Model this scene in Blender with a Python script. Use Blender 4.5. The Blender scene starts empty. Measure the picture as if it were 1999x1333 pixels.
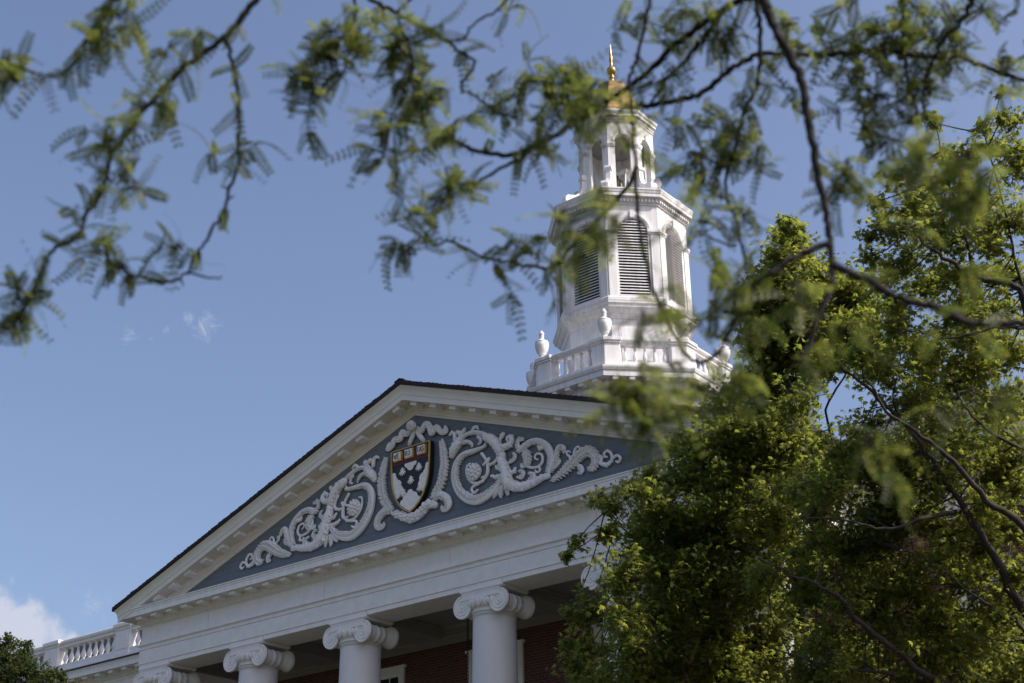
import bpy, bmesh, math, random
import numpy as np
from mathutils import Vector, Matrix
random.seed(7); rng = np.random.default_rng(11)
R_ = math.radians
scene = bpy.context.scene
COL = scene.collection

# ------------------------------------------------------------------ camera
GZ = -11.53                       # ground height; 0 is the underside of the architrave
CAM = np.array([24.3066, -26.5966, -9.8801]); FPX = 2932.14
YAW, PITCH, ROLL = R_(38.3968), R_(25.2183), R_(-0.8962)
_f = np.array([-math.sin(YAW)*math.cos(PITCH), math.cos(YAW)*math.cos(PITCH), math.sin(PITCH)])
_r = np.array([math.cos(YAW), math.sin(YAW), 0.0]); _u = np.cross(_r, _f)
CF, CR, CU = _f, _r*math.cos(ROLL)+_u*math.sin(ROLL), -_r*math.sin(ROLL)+_u*math.cos(ROLL)
cd = bpy.data.cameras.new("camera"); cam = bpy.data.objects.new("camera", cd); COL.objects.link(cam)
cam.matrix_world = Matrix(((CR[0], CU[0], -CF[0], CAM[0]), (CR[1], CU[1], -CF[1], CAM[1]), (CR[2], CU[2], -CF[2], CAM[2]), (0, 0, 0, 1)))
cd.sensor_width = 36; cd.sensor_fit = 'HORIZONTAL'; cd.lens = FPX/1999*36
cd.clip_start = .1; cd.clip_end = 5000
cd.dof.use_dof = True; cd.dof.focus_distance = 39.0; cd.dof.aperture_fstop = 2.5; cd.dof.aperture_blades = 0
scene.camera = cam
def at(u, v, d):                  # a point d metres down the view axis, for tracing twigs at their own distance
    return CAM + d*(CF + CR*(u-999.5)/FPX - CU*(v-666.5)/FPX)

# ------------------------------------------------------------------ light
SUN_AZ, SUN_EL = 16.0, 45.0        # azimuth from +X towards +Y
sv = Vector((math.cos(R_(SUN_AZ))*math.cos(R_(SUN_EL)), math.sin(R_(SUN_AZ))*math.cos(R_(SUN_EL)), math.sin(R_(SUN_EL))))
sl = bpy.data.lights.new("sun", 'SUN'); so = bpy.data.objects.new("sun", sl); COL.objects.link(so)
sl.energy = 2.7; sl.angle = R_(.53); sl.color = (1, .95, .87)
so.rotation_euler = sv.to_track_quat('Z', 'Y').to_euler(); so.location = (40, 0, 60)
w = bpy.data.worlds.new("World"); scene.world = w; w.use_nodes = True
nt = w.node_tree; nd = nt.nodes; lk = nt.links; nd.clear()
wo = nd.new('ShaderNodeOutputWorld'); bg = nd.new('ShaderNodeBackground'); sky = nd.new('ShaderNodeTexSky')
sky.sky_type = 'NISHITA'; sky.sun_disc = False; sky.sun_elevation = R_(SUN_EL); sky.sun_rotation = R_(90-SUN_AZ)
sky.altitude = 20; sky.air_density = 1.0; sky.dust_density = 4.0; sky.ozone_density = 3.0
bg.inputs[1].default_value = .097
# small fair-weather clouds: noise inside a few windows of direction
tc = nd.new('ShaderNodeTexCoord')
def N(t, **k):
    n = nd.new(t)
    for a, b in k.items(): setattr(n, a, b)
    return n
def fbm(scale, detail, rough, dist, stretch):
    mp = N('ShaderNodeMapping'); mp.inputs['Scale'].default_value = stretch; lk.new(tc.outputs['Generated'], mp.inputs[0])
    n = N('ShaderNodeTexNoise'); n.inputs['Scale'].default_value = scale; n.inputs['Detail'].default_value = detail; n.inputs['Roughness'].default_value = rough; n.inputs['Distortion'].default_value = dist
    lk.new(mp.outputs[0], n.inputs['Vector']); return n.outputs['Fac']
def cloud(u, v, rad, amp):
    d = CF + CR*(u-999.5)/FPX - CU*(v-666.5)/FPX; d = d/np.linalg.norm(d)
    vd = N('ShaderNodeVectorMath', operation='DISTANCE'); lk.new(tc.outputs['Generated'], vd.inputs[0]); vd.inputs[1].default_value = tuple(d)
    mr = N('ShaderNodeMapRange'); mr.inputs[1].default_value = 0; mr.inputs[2].default_value = rad; mr.inputs[3].default_value = amp; mr.inputs[4].default_value = -.4; lk.new(vd.outputs['Value'], mr.inputs[0])
    return mr.outputs[0]
def layer(spots, fac, lo, hi, top):
    acc = None
    for c in spots:
        o = cloud(*c)
        if acc is None: acc = o
        else:
            m_ = N('ShaderNodeMath', operation='MAXIMUM'); lk.new(acc, m_.inputs[0]); lk.new(o, m_.inputs[1]); acc = m_.outputs[0]
    ad = N('ShaderNodeMath', operation='ADD'); lk.new(acc, ad.inputs[0]); lk.new(fac, ad.inputs[1])
    mr = N('ShaderNodeMapRange'); mr.interpolation_type = 'SMOOTHSTEP'; mr.inputs[1].default_value = lo; mr.inputs[2].default_value = hi; mr.inputs[3].default_value = 0; mr.inputs[4].default_value = top
    lk.new(ad.outputs[0], mr.inputs[0]); return mr.outputs[0]
big = layer([(60, 1280, .060, .42), (-50, 1260, .070, .42), (30, 1215, .03, .26), (130, 1260, .03, .24)], fbm(30, 10, .56, .1, (1, 1, 1)), .50, .72, .92)
wisp = layer([(400, 640, .024, .20), (372, 622, .016, .16), (326, 645, .014, .13), (250, 650, .018, .15), (296, 662, .006, .08), (185, 1180, .026, .16), (25, 1135, .012, .1), (8, 1155, .012, .1)], fbm(90, 10, .70, .8, (1.5, .8, 1.1)), .46, 1.0, .85)
mx_ = N('ShaderNodeMath', operation='MAXIMUM'); lk.new(big, mx_.inputs[0]); lk.new(wisp, mx_.inputs[1])
class _O: outputs = [mx_.outputs[0]]
mr = _O
mix = N('ShaderNodeMixRGB'); lk.new(mr.outputs[0], mix.inputs[0]); tint = N('ShaderNodeMixRGB', blend_type='MULTIPLY'); tint.inputs[0].default_value = 1; tint.inputs[2].default_value = (1.06, .99, 1.0, 1); lk.new(sky.outputs[0], tint.inputs[1]); lk.new(tint.outputs[0], mix.inputs[1]); mix.inputs[2].default_value = (3.4, 3.6, 4.2, 1)
lk.new(mix.outputs[0], bg.inputs[0]); lk.new(bg.outputs[0], wo.inputs[0])
scene.view_settings.view_transform = 'Standard'; scene.view_settings.look = 'None'; scene.view_settings.exposure = .93; scene.view_settings.gamma = 1
scene.render.engine = 'CYCLES'
scene.cycles.use_denoising = True; scene.cycles.max_bounces = 10; scene.cycles.diffuse_bounces = 8; scene.cycles.transparent_max_bounces = 8

# ------------------------------------------------------------------ materials
def mat(name, col, rough=.6, var=0.0, vscale=3.0, bump=0.0, bscale=40.0, metal=0.0, col2=None, spec=.35, streak=False):
    m = bpy.data.materials.new(name); m.use_nodes = True
    t = m.node_tree; b = t.nodes['Principled BSDF']
    b.inputs['Base Color'].default_value = (*col, 1); b.inputs['Roughness'].default_value = rough
    b.inputs['Metallic'].default_value = metal; b.inputs['Specular IOR Level'].default_value = spec
    if var or bump:
        tx = t.nodes.new('ShaderNodeTexCoord'); mp = t.nodes.new('ShaderNodeMapping'); t.links.new(tx.outputs['Object'], mp.inputs[0])
        if streak: mp.inputs['Scale'].default_value = (1, 1, .08)
    if var:
        n = t.nodes.new('ShaderNodeTexNoise'); n.inputs['Scale'].default_value = vscale; n.inputs['Detail'].default_value = 6; n.inputs['Roughness'].default_value = .65
        t.links.new(mp.outputs[0], n.inputs['Vector'])
        r = t.nodes.new('ShaderNodeValToRGB'); r.color_ramp.elements[0].position = .32; r.color_ramp.elements[1].position = .7
        c2 = col2 or tuple(c*(1-var) for c in col)
        r.color_ramp.elements[0].color = (*c2, 1); r.color_ramp.elements[1].color = (*col, 1)
        t.links.new(n.outputs['Fac'], r.inputs[0]); t.links.new(r.outputs[0], b.inputs['Base Color'])
    if bump:
        n2 = t.nodes.new('ShaderNodeTexNoise'); n2.inputs['Scale'].default_value = bscale; n2.inputs['Detail'].default_value = 4
        t.links.new(tx.outputs['Object'], n2.inputs['Vector'])
        bp = t.nodes.new('ShaderNodeBump'); bp.inputs['Strength'].default_value = bump; bp.inputs['Distance'].default_value = .02
        t.links.new(n2.outputs['Fac'], bp.inputs['Height']); t.links.new(bp.outputs[0], b.inputs['Normal'])
    return m
M = {}
M['paint'] = mat('white_portico_paint', (.86, .845, .83), .55, .13, 3.5, .15, 60)
M['streaked'] = mat('weathered_white_paint', (.86, .845, .83), .6, .16, 9, .12, 60, streak=True)
M['trim'] = mat('cream_trim_paint', (.78, .735, .665), .55, .10, 2.0, .1, 60)
M['relief'] = mat('carved_white_paint', (.88, .855, .84), .6, .16, 9, .9, 17)
M['tower'] = mat('white_tower_paint', (.80, .785, .785), .5, .27, 8, .15, 50, streak=True)
M['shaft'] = mat('column_paint', (.72, .70, .70), .5, .05, 1.5, .06, 30)
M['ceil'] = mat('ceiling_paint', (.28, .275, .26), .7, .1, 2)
M['gold'] = mat('gilding', (.66, .42, .17), .33, .3, 25, .08, 60, metal=.9)
M['gold_paint'] = mat('gold_paint', (.72, .52, .16), .4, .15, 20, metal=.45)
M['maroon'] = mat('maroon_paint', (.115, .012, .02), .45, .15, 6)
M['black'] = mat('black_paint', (.014, .014, .018), .4, .2, 6)
M['letter'] = mat('dark_letter_paint', (.10, .045, .04), .6)
M['shingle'] = mat('dark_roof_shingle', (.035, .028, .03), .85, .5, 12, .4, 60)
M['glass'] = mat('dark_window_glass', (.012, .014, .017), .08, spec=.6)
M['iron'] = mat('dark_iron', (.03, .027, .025), .5, .3, 30, metal=.6)
M['bronze'] = mat('bell_bronze', (.10, .11, .07), .5, .4, 12, metal=.5)
M['lead'] = mat('dark_roof_metal', (.05, .05, .055), .6, .3, 3)
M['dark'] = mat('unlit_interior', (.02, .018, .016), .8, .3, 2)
M['bark'] = mat('tree_bark', (.042, .035, .031), .9, .45, 14, .8, 60)
M['locust_bark'] = mat('locust_bark', (.022, .018, .016), .85, .4, 30, .6, 90)
M['grass'] = mat('lawn', (.075, .072, .034), .95, .4, .6, .5, 8)
# gilded roof of the lantern: sheets of leaf with seams and worn patches
def gilded_sheet():
    m = mat('gilded_roof_sheet', (.44, .295, .11), .38, .45, 6, .25, 30, metal=.85, col2=(.20, .15, .075)); t = m.node_tree; b = t.nodes['Principled BSDF']
    src = b.inputs['Base Color'].links[0].from_socket
    tx = t.nodes.new('ShaderNodeTexCoord'); sp = t.nodes.new('ShaderNodeSeparateXYZ'); t.links.new(tx.outputs['Object'], sp.inputs[0])
    ml = t.nodes.new('ShaderNodeMath'); ml.operation = 'MULTIPLY'; ml.inputs[1].default_value = 6.5; t.links.new(sp.outputs['Z'], ml.inputs[0])
    fr = t.nodes.new('ShaderNodeMath'); fr.operation = 'FRACT'; t.links.new(ml.outputs[0], fr.inputs[0])
    lt = t.nodes.new('ShaderNodeMath'); lt.operation = 'LESS_THAN'; lt.inputs[1].default_value = .07; t.links.new(fr.outputs[0], lt.inputs[0])
    mx = t.nodes.new('ShaderNodeMixRGB'); mx.inputs[2].default_value = (.13, .09, .05, 1); t.links.new(lt.outputs[0], mx.inputs[0]); t.links.new(src, mx.inputs[1])
    t.links.new(mx.outputs[0], b.inputs['Base Color']); return m
M['gilded'] = gilded_sheet()
def boards():
    m = mat('blue_grey_boards', (.155, .18, .205), .6, .14, 2.2, .1, 40); t = m.node_tree; b = t.nodes['Principled BSDF']
    src = b.inputs['Base Color'].links[0].from_socket
    tx = t.nodes.new('ShaderNodeTexCoord'); sp = t.nodes.new('ShaderNodeSeparateXYZ'); t.links.new(tx.outputs['Object'], sp.inputs[0])
    ml = t.nodes.new('ShaderNodeMath'); ml.operation = 'MULTIPLY'; ml.inputs[1].default_value = 6.2; t.links.new(sp.outputs['Z'], ml.inputs[0])
    fr = t.nodes.new('ShaderNodeMath'); fr.operation = 'FRACT'; t.links.new(ml.outputs[0], fr.inputs[0])
    lt = t.nodes.new('ShaderNodeMath'); lt.operation = 'LESS_THAN'; lt.inputs[1].default_value = .06; t.links.new(fr.outputs[0], lt.inputs[0])
    mx = t.nodes.new('ShaderNodeMixRGB'); mx.inputs[2].default_value = (.085, .105, .125, 1); t.links.new(lt.outputs[0], mx.inputs[0]); t.links.new(src, mx.inputs[1])
    t.links.new(mx.outputs[0], b.inputs['Base Color']); return m
M['boards'] = boards()
def brick():
    m = bpy.data.materials.new('red_brick'); m.use_nodes = True; t = m.node_tree; b = t.nodes['Principled BSDF']; b.inputs['Roughness'].default_value = .85
    tx = t.nodes.new('ShaderNodeTexCoord'); sp = t.nodes.new('ShaderNodeSeparateXYZ'); t.links.new(tx.outputs['Object'], sp.inputs[0])
    cb = t.nodes.new('ShaderNodeCombineXYZ'); t.links.new(sp.outputs['X'], cb.inputs['X']); t.links.new(sp.outputs['Z'], cb.inputs['Y'])
    br = t.nodes.new('ShaderNodeTexBrick'); br.inputs['Scale'].default_value = 1; br.inputs['Brick Width'].default_value = .21; br.inputs['Row Height'].default_value = .075
    br.inputs['Mortar Size'].default_value = .008; br.inputs['Color1'].default_value = (.17, .047, .036, 1); br.inputs['Color2'].default_value = (.09, .028, .024, 1); br.inputs['Mortar'].default_value = (.20, .16, .13, 1)
    t.links.new(cb.outputs[0], br.inputs['Vector'])
    n = t.nodes.new('ShaderNodeTexNoise'); n.inputs['Scale'].default_value = 3; n.inputs['Detail'].default_value = 5; t.links.new(tx.outputs['Object'], n.inputs['Vector'])
    mx = t.nodes.new('ShaderNodeMixRGB'); mx.blend_type = 'MULTIPLY'; mx.inputs[0].default_value = .5; t.links.new(br.outputs['Color'], mx.inputs[1]); t.links.new(n.outputs['Color'], mx.inputs[2])
    t.links.new(mx.outputs[0], b.inputs['Base Color'])
    bp = t.nodes.new('ShaderNodeBump'); bp.inputs['Strength'].default_value = .4; bp.inputs['Distance'].default_value = .01; bp.invert = True; t.links.new(br.outputs['Fac'], bp.inputs['Height']); t.links.new(bp.outputs[0], b.inputs['Normal'])
    return m
M['brick'] = brick()
def leaf_mat(name, c1, c2, c3, trans):
    m = bpy.data.materials.new(name); m.use_nodes = True; t = m.node_tree; b = t.nodes['Principled BSDF']
    g = t.nodes.new('ShaderNodeNewGeometry'); r = t.nodes.new('ShaderNodeValToRGB'); e = r.color_ramp.elements
    e[0].color = (*c1, 1); e[0].position = .1; e[1].color = (*c3, 1); e[1].position = .95; q = r.color_ramp.elements.new(.6); q.color = (*c2, 1)
    t.links.new(g.outputs['Random Per Island'], r.inputs[0]); t.links.new(r.outputs[0], b.inputs['Base Color'])
    b.inputs['Roughness'].default_value = .5; b.inputs['Specular IOR Level'].default_value = .4
    tr = t.nodes.new('ShaderNodeBsdfTranslucent'); hs = t.nodes.new('ShaderNodeHueSaturation'); hs.inputs['Hue'].default_value = .485; hs.inputs['Saturation'].default_value = 1.05; hs.inputs['Value'].default_value = trans
    t.links.new(r.outputs[0], hs.inputs['Color']); t.links.new(hs.outputs[0], tr.inputs['Color'])
    mx = t.nodes.new('ShaderNodeMixShader'); mx.inputs[0].default_value = .6
    t.links.new(b.outputs[0], mx.inputs[1]); t.links.new(tr.outputs[0], mx.inputs[2]); t.links.new(mx.outputs[0], t.nodes['Material Output'].inputs['Surface'])
    return m
M['maple'] = leaf_mat('maple_leaf', (.062, .082, .016), (.088, .110, .021), (.135, .148, .032), 2.75)
M['bush'] = leaf_mat('dark_bush_leaf', (.030, .042, .012), (.045, .062, .016), (.075, .085, .022), 1.8)
M['locust'] = leaf_mat('locust_leaf', (.046, .068, .018), (.068, .090, .021), (.118, .130, .028), 2.1)

# ------------------------------------------------------------------ object helpers
WL = {}
def tag(o, label=None, cat=None, group=None, kind=None):
    if label: o['label'] = label
    if cat: o['category'] = cat
    if group: o['group'] = group
    if kind: o['kind'] = kind
    return o
def thing(name, label, cat, loc, group=None):
    o = bpy.data.objects.new(name, None); COL.objects.link(o); o.location = loc; o.empty_display_size = .3
    WL[o] = Vector(loc); return tag(o, label, cat, group)
def link(name, me, parent=None, loc=(0, 0, 0), rot=None):
    o = bpy.data.objects.new(name, me); COL.objects.link(o); WL[o] = Vector(loc)
    if parent is not None: o.parent = parent; o.location = Vector(loc)-WL[parent]
    else: o.location = loc
    if rot is not None: o.rotation_euler = rot
    return o
class MB:
    def __init__(s): s.v = []; s.f = []; s.sm = []
    def add(s, vs, fs, smooth=False):
        k = len(s.v); s.v += [tuple(map(float, p)) for p in vs]; s.f += [tuple(k+i for i in q) for q in fs]; s.sm += [smooth]*len(fs); return s
    def box(s, x0, x1, y0, y1, z0, z1):
        return s.add([(x0, y0, z0), (x1, y0, z0), (x1, y1, z0), (x0, y1, z0), (x0, y0, z1), (x1, y0, z1), (x1, y1, z1), (x0, y1, z1)],
                     [(3, 2, 1, 0), (4, 5, 6, 7), (0, 1, 5, 4), (1, 2, 6, 5), (2, 3, 7, 6), (3, 0, 4, 7)])
    def lathe(s, prof, n=20, c=(0, 0, 0), smooth=True, ph=0.0, cap=True):
        vs = []; fs = []
        for (r, z) in prof:
            for i in range(n):
                a = ph+2*math.pi*i/n; vs.append((c[0]+r*math.cos(a), c[1]+r*math.sin(a), c[2]+z))
        for j in range(len(prof)-1):
            for i in range(n):
                k = (i+1) % n; fs.append((j*n+i, j*n+k, (j+1)*n+k, (j+1)*n+i))
        s.add(vs, fs, smooth)
        if cap:
            m = len(prof)-1
            s.add(vs[:n], [tuple(range(n))[::-1]]); s.add(vs[m*n:], [tuple(range(n))])
        return s
    def sweep(s, prof, path, closed=False):
        # path: xy points; prof: (projection outward = right of travel, z)
        n = len(path); P = [Vector((*p, 0)) for p in path]; rings = []
        for i in range(n):
            a = P[i-1] if (i > 0 or closed) else None; b = P[(i+1) % n] if (i < n-1 or closed) else None
            d1 = (P[i]-a).normalized() if a is not None else None; d2 = (b-P[i]).normalized() if b is not None else None
            if d1 is None: d1 = d2
            if d2 is None: d2 = d1
            n1 = Vector((d1.y, -d1.x, 0)); n2 = Vector((d2.y, -d2.x, 0)); nn = n1+n2; nn = nn/(nn.dot(n1))
            rings.append([(P[i].x+nn.x*p, P[i].y+nn.y*p, z) for p, z in prof])
        vs = [q for r in rings for q in r]; m = len(prof); fs = []
        for i in range(n if closed else n-1):
            k = (i+1) % n
            for j in range(m-1): fs.append((i*m+j, k*m+j, k*m+j+1, i*m+j+1))
        return s.add(vs, fs)
    def tube(s, pts, rad, n=8, smooth=True, capends=True):
        P = [Vector(p) for p in pts]; vs = []; fs = []; up = None
        for i, p in enumerate(P):
            d = (P[min(i+1, len(P)-1)]-P[max(i-1, 0)])
            d = d.normalized() if d.length > 1e-9 else Vector((0, 0, 1))
            if up is None: up = d.orthogonal().normalized()
            up = (up-d*up.dot(d)); up = up.normalized() if up.length > 1e-6 else d.orthogonal().normalized()
            sd = d.cross(up); r = rad[i] if hasattr(rad, '__len__') else rad
            for k in range(n):
                a = 2*math.pi*k/n; vs.append(p+up*(r*math.cos(a))+sd*(r*math.sin(a)))
        for i in range(len(P)-1):
            for k in range(n):
                q = (k+1) % n; fs.append((i*n+k, i*n+q, (i+1)*n+q, (i+1)*n+k))
        if capends: fs.append(tuple(range(n))[::-1]); fs.append(tuple((len(P)-1)*n+k for k in range(n)))
        return s.add(vs, fs, smooth)
    def ellipsoid(s, c, ax, ay, az, n=8, m=6):
        vs = []; fs = []; c = Vector(c); ax, ay, az = Vector(ax), Vector(ay), Vector(az)
        for j in range(1, m):
            t = math.pi*j/m
            for i in range(n):
                a = 2*math.pi*i/n; vs.append(c+ax*(math.sin(t)*math.cos(a))+ay*(math.sin(t)*math.sin(a))+az*math.cos(t))
        vs += [c+az, c-az]; T = len(vs)-2
        for j in range(m-2):
            for i in range(n):
                k = (i+1) % n; fs.append((j*n+i, (j+1)*n+i, (j+1)*n+k, j*n+k))
        for i in range(n):
            k = (i+1) % n; fs.append((T, i, k)); fs.append((T+1, (m-2)*n+k, (m-2)*n+i))
        return s.add(vs, fs, True)
    def prism(s, poly, origin, ux, uy, un, depth):
        # poly in 2D -> extruded by depth along un, centred
        o, ux, uy, un = Vector(origin), Vector(ux), Vector(uy), Vector(un); n = len(poly)
        a = [o+ux*p[0]+uy*p[1]-un*depth/2 for p in poly]; b = [q+un*depth for q in a]
        return s.add(a+b, [tuple(range(n))[::-1], tuple(range(n, 2*n))]+[(i, (i+1) % n, n+(i+1) % n, n+i) for i in range(n)])
    def mesh(s, name, material):
        me = bpy.data.meshes.new(name); me.from_pydata(s.v, [], s.f); me.polygons.foreach_set('use_smooth', s.sm)
        bm = bmesh.new(); bm.from_mesh(me); bmesh.ops.recalc_face_normals(bm, faces=bm.faces); bm.to_mesh(me); bm.free()
        me.materials.append(material); me.update(); return me
    def build(s, name, material, parent=None, loc=(0, 0, 0), rot=None): return link(name, s.mesh(name, material), parent, loc, rot)
def bevel(o, wd=.012, seg=2):
    m = o.modifiers.new('bevel', 'BEVEL'); m.width = wd; m.segments = seg; m.limit_method = 'ANGLE'; m.angle_limit = R_(40); return o
def smooth_path(pts, k=6):
    P = [np.array(p, float) for p in pts]; P = [2*P[0]-P[1]]+P+[2*P[-1]-P[-2]]; out = []
    for i in range(1, len(P)-2):
        for t in np.linspace(0, 1, k, endpoint=False):
            a, b, c, d = P[i-1:i+3]; out.append(.5*(2*b+(c-a)*t+(2*a-5*b+4*c-d)*t*t+(3*b-a-3*c+d)*t**3))
    out.append(P[-2]); return out
def bulk(name, V, F, material, parent, smooth=False):
    """A mesh out of numpy arrays: V (n,3), F (m,k) faces of k corners."""
    me = bpy.data.meshes.new(name); n, (m, k) = len(V), F.shape
    me.vertices.add(n); me.vertices.foreach_set('co', np.ascontiguousarray(V, dtype=np.float32).ravel())
    me.loops.add(m*k); me.loops.foreach_set('vertex_index', np.ascontiguousarray(F, dtype=np.int32).ravel())
    me.polygons.add(m); me.polygons.foreach_set('loop_start', np.arange(0, m*k, k, dtype=np.int32)); me.polygons.foreach_set('loop_total', np.full(m, k, dtype=np.int32))
    me.update(calc_edges=True); me.validate(); me.materials.append(material)
    return link(name, me, parent)
# ------------------------------------------------------------------ ground
g = MB(); g.add([(-1500, -1500, GZ), (1500, -1500, GZ), (1500, 1500, GZ), (-1500, 1500, GZ)], [(0, 1, 2, 3)])
tag(g.build('ground', M['grass']), kind='structure')

# ------------------------------------------------------------------ the building: portico and wings
B = thing('college_building', 'brick college building with white columned portico, carved pediment, balustraded wings and bell tower', 'building', (0, 0, GZ))
CXJ = [x+.64 for x in (-9.783, -5.961, -2.19, 2.19, 5.961)]
M['joint'] = mat('dark_joint', (.30, .28, .27), .8)
H = 10.47; SL = .3577; S = .655; WY = 3.2; WX = 31
U = [(-H, WY), (-H, 0), (H, 0), (H, WY)]
# entablature, swept round the portico
a = MB(); a.sweep([(-.96, .30), (-.96, 0), (0, 0), (0, .115), (.018, .12), (.03, .14), (.018, .16), (.018, .505), (.006, .512), (.006, .526), (.034, .532), (.034, .615), (.055, .635), (.085, .648), (.085, .688), (0.0, .705)], U)
bevel(a.build('architrave', M['paint'], B), .006, 1)
a = MB(); a.sweep([(0.0, .7051), (0.0, 1.165), (-.012, 1.17), (-.012, 1.182), (.014, 1.188), (.014, 1.215)], U); a.build('frieze', M['paint'], B)
def hcor(path, dz=0):
    a = MB(); a.sweep([(.0, 1.2151+dz), (.04, 1.225+dz), (.055, 1.26+dz), (.11, 1.30+dz), (.12, 1.335+dz), (.125, 1.418+dz), (.478, 1.418+dz), (.478, 1.405+dz), (.490, 1.405+dz), (.490, 1.555+dz), (.502, 1.56+dz), (.502, 1.60+dz), (.525, 1.625+dz), (.525, 1.65+dz), (0, 1.74+dz)], path); return a
hcor(U).build('cornice', M['streaked'], B)
def modillion_mesh(name, m, L=.30, W=.225, Hh=.105):
    b = MB(); b.box(-W/2, W/2, -L, 0, -Hh, -.02); b.box(-W/2-.012, W/2+.012, -L-.012, 0, -.02, .001)
    return b.mesh(name, m)
mm = modillion_mesh('modillion', M['paint'])
for k in range(-16, 16):
    bevel(link('modillion', mm, B, ((k+.5)*S, -.12, 1.418)), .006, 1)
for x in CXJ:
    j_ = MB(); j_.box(x-.004, x+.004, -.0035, .004, .001, .113); j_.build('board_joint', M['joint'], B)
for x in (-7.6, -3.1, 1.2, 5.6, 8.8):
    j_ = MB(); j_.box(x-.003, x+.003, -.0025, .004, .712, 1.160); j_.build('board_joint', M['joint'], B)
# tympanum
def zr(z, x): return z-SL*abs(x)
t = MB(); xe = (4.99-1.5)/SL
t.add([(-xe, .0, 1.5), (xe, .0, 1.5), (0, .0, 4.99), (-xe, .4, 1.5), (xe, .4, 1.5), (0, .4, 4.99)], [(0, 1, 2), (5, 4, 3), (0, 3, 4, 1), (1, 4, 5, 2), (2, 5, 3, 0)])
t.build('tympanum', M['boards'], B)
# raking cornice: vertical profile carried up the slopes
def rake(prof, name, m):
    a = MB(); vs = []; n = len(prof)
    for sx in (-1, 0, 1):
        for p, z in prof:
            X = sx*(H+p); vs.append((X, -p, z-SL*abs(X)))
    a.add(vs, [(i*n+j, (i+1)*n+j, (i+1)*n+j+1, i*n+j+1) for i in range(2) for j in range(n-1)])
    return a.build(name, m, B)
rake([(-.05, 4.97), (.03, 4.975), (.03, 5.03), (.05, 5.045), (.05, 5.10), (.075, 5.115), (.10, 5.16), (.115, 5.18), (.12, 5.268), (.492, 5.268), (.492, 5.255), (.506, 5.255), (.506, 5.40), (.520, 5.405), (.522, 5.43), (.528, 5.48), (.545, 5.54), (.575, 5.59), (.594, 5.62), (.597, 5.65), (.55, 5.655)], 'raking_cornice', M['trim'])
for k in range(16):
    for sx in (-1, 1):
        X = sx*((k+.5)*S)
        if X < -9.9 or X > 9.9: continue
        o = link('raking_modillion', mm, B, (X, -.12, zr(5.268, X)), None)
        bevel(o, .006, 1)
        # shear along the slope, as sloping modillions are cut
        o.rotation_euler = (0, sx*math.atan(SL), 0)
# roof: courses of shingles stepping down both slopes
for sx in (-1, 1):
    r = MB(); n = 78; L = H+.66; cuts = np.cumsum(np.random.default_rng(3).uniform(.75, 1.25, n)); cuts = np.concatenate([[0], cuts/cuts[-1]])
    for i in range(n):
        x0 = L*cuts[i]; x1 = L*cuts[i+1]; th = random.uniform(.008, .026); y0 = -.632-random.uniform(0, .02)
        za0 = 5.655-SL*x0; za1 = 5.655-SL*x1
        q = [(sx*x0, y0, za0), (sx*x1, y0, za1), (sx*x1, y0, za1+.105+th), (sx*x0, y0, za0+.105), (sx*x0, 14.5, za0), (sx*x1, 14.5, za1), (sx*x1, 14.5, za1+.105+th), (sx*x0, 14.5, za0+.105)]
        r.add(q, [(0, 1, 2, 3), (7, 6, 5, 4), (0, 4, 5, 1), (3, 2, 6, 7), (1, 5, 6, 2), (0, 3, 7, 4)])
    r.build('roof_slope', M['shingle'], B)
r = MB(); r.add([(-.17, -.645, 5.72), (0, -.645, 5.785), (.17, -.645, 5.72), (.17, -.645, 5.755), (0, -.645, 5.82), (-.17, -.645, 5.755)]+[(-.17, 14.5, 5.72), (0, 14.5, 5.785), (.17, 14.5, 5.72), (.17, 14.5, 5.755), (0, 14.5, 5.82), (-.17, 14.5, 5.755)],
              [(0, 1, 4, 5), (1, 2, 3, 4), (5, 4, 10, 11), (4, 3, 9, 10), (6, 7, 10, 11), (7, 8, 9, 10), (0, 5, 11, 6), (2, 8, 9, 3)])
r.build('ridge_cap', M['shingle'], B)
# ceiling of the portico, cross beams, wall band
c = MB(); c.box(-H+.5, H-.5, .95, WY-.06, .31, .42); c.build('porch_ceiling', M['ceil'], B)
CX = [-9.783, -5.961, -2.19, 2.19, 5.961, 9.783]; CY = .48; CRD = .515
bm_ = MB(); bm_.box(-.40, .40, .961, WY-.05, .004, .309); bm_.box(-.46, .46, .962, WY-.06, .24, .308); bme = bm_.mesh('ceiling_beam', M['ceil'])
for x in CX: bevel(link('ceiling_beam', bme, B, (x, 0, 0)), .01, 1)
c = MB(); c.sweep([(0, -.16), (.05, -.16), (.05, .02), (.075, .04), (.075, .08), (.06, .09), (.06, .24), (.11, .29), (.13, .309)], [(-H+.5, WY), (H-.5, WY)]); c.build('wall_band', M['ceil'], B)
# brick body with window openings left under the frames
wl = MB(); wl.box(-WX, WX, WY, 17, GZ, 1.15); wl.build('brick_wall', M['brick'], B)
ub = MB(); ub.box(-H+.02, H-.02, WY+.01, 14.4, 1.16, 1.9); ub.build('roof_base', M['paint'], B)
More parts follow.
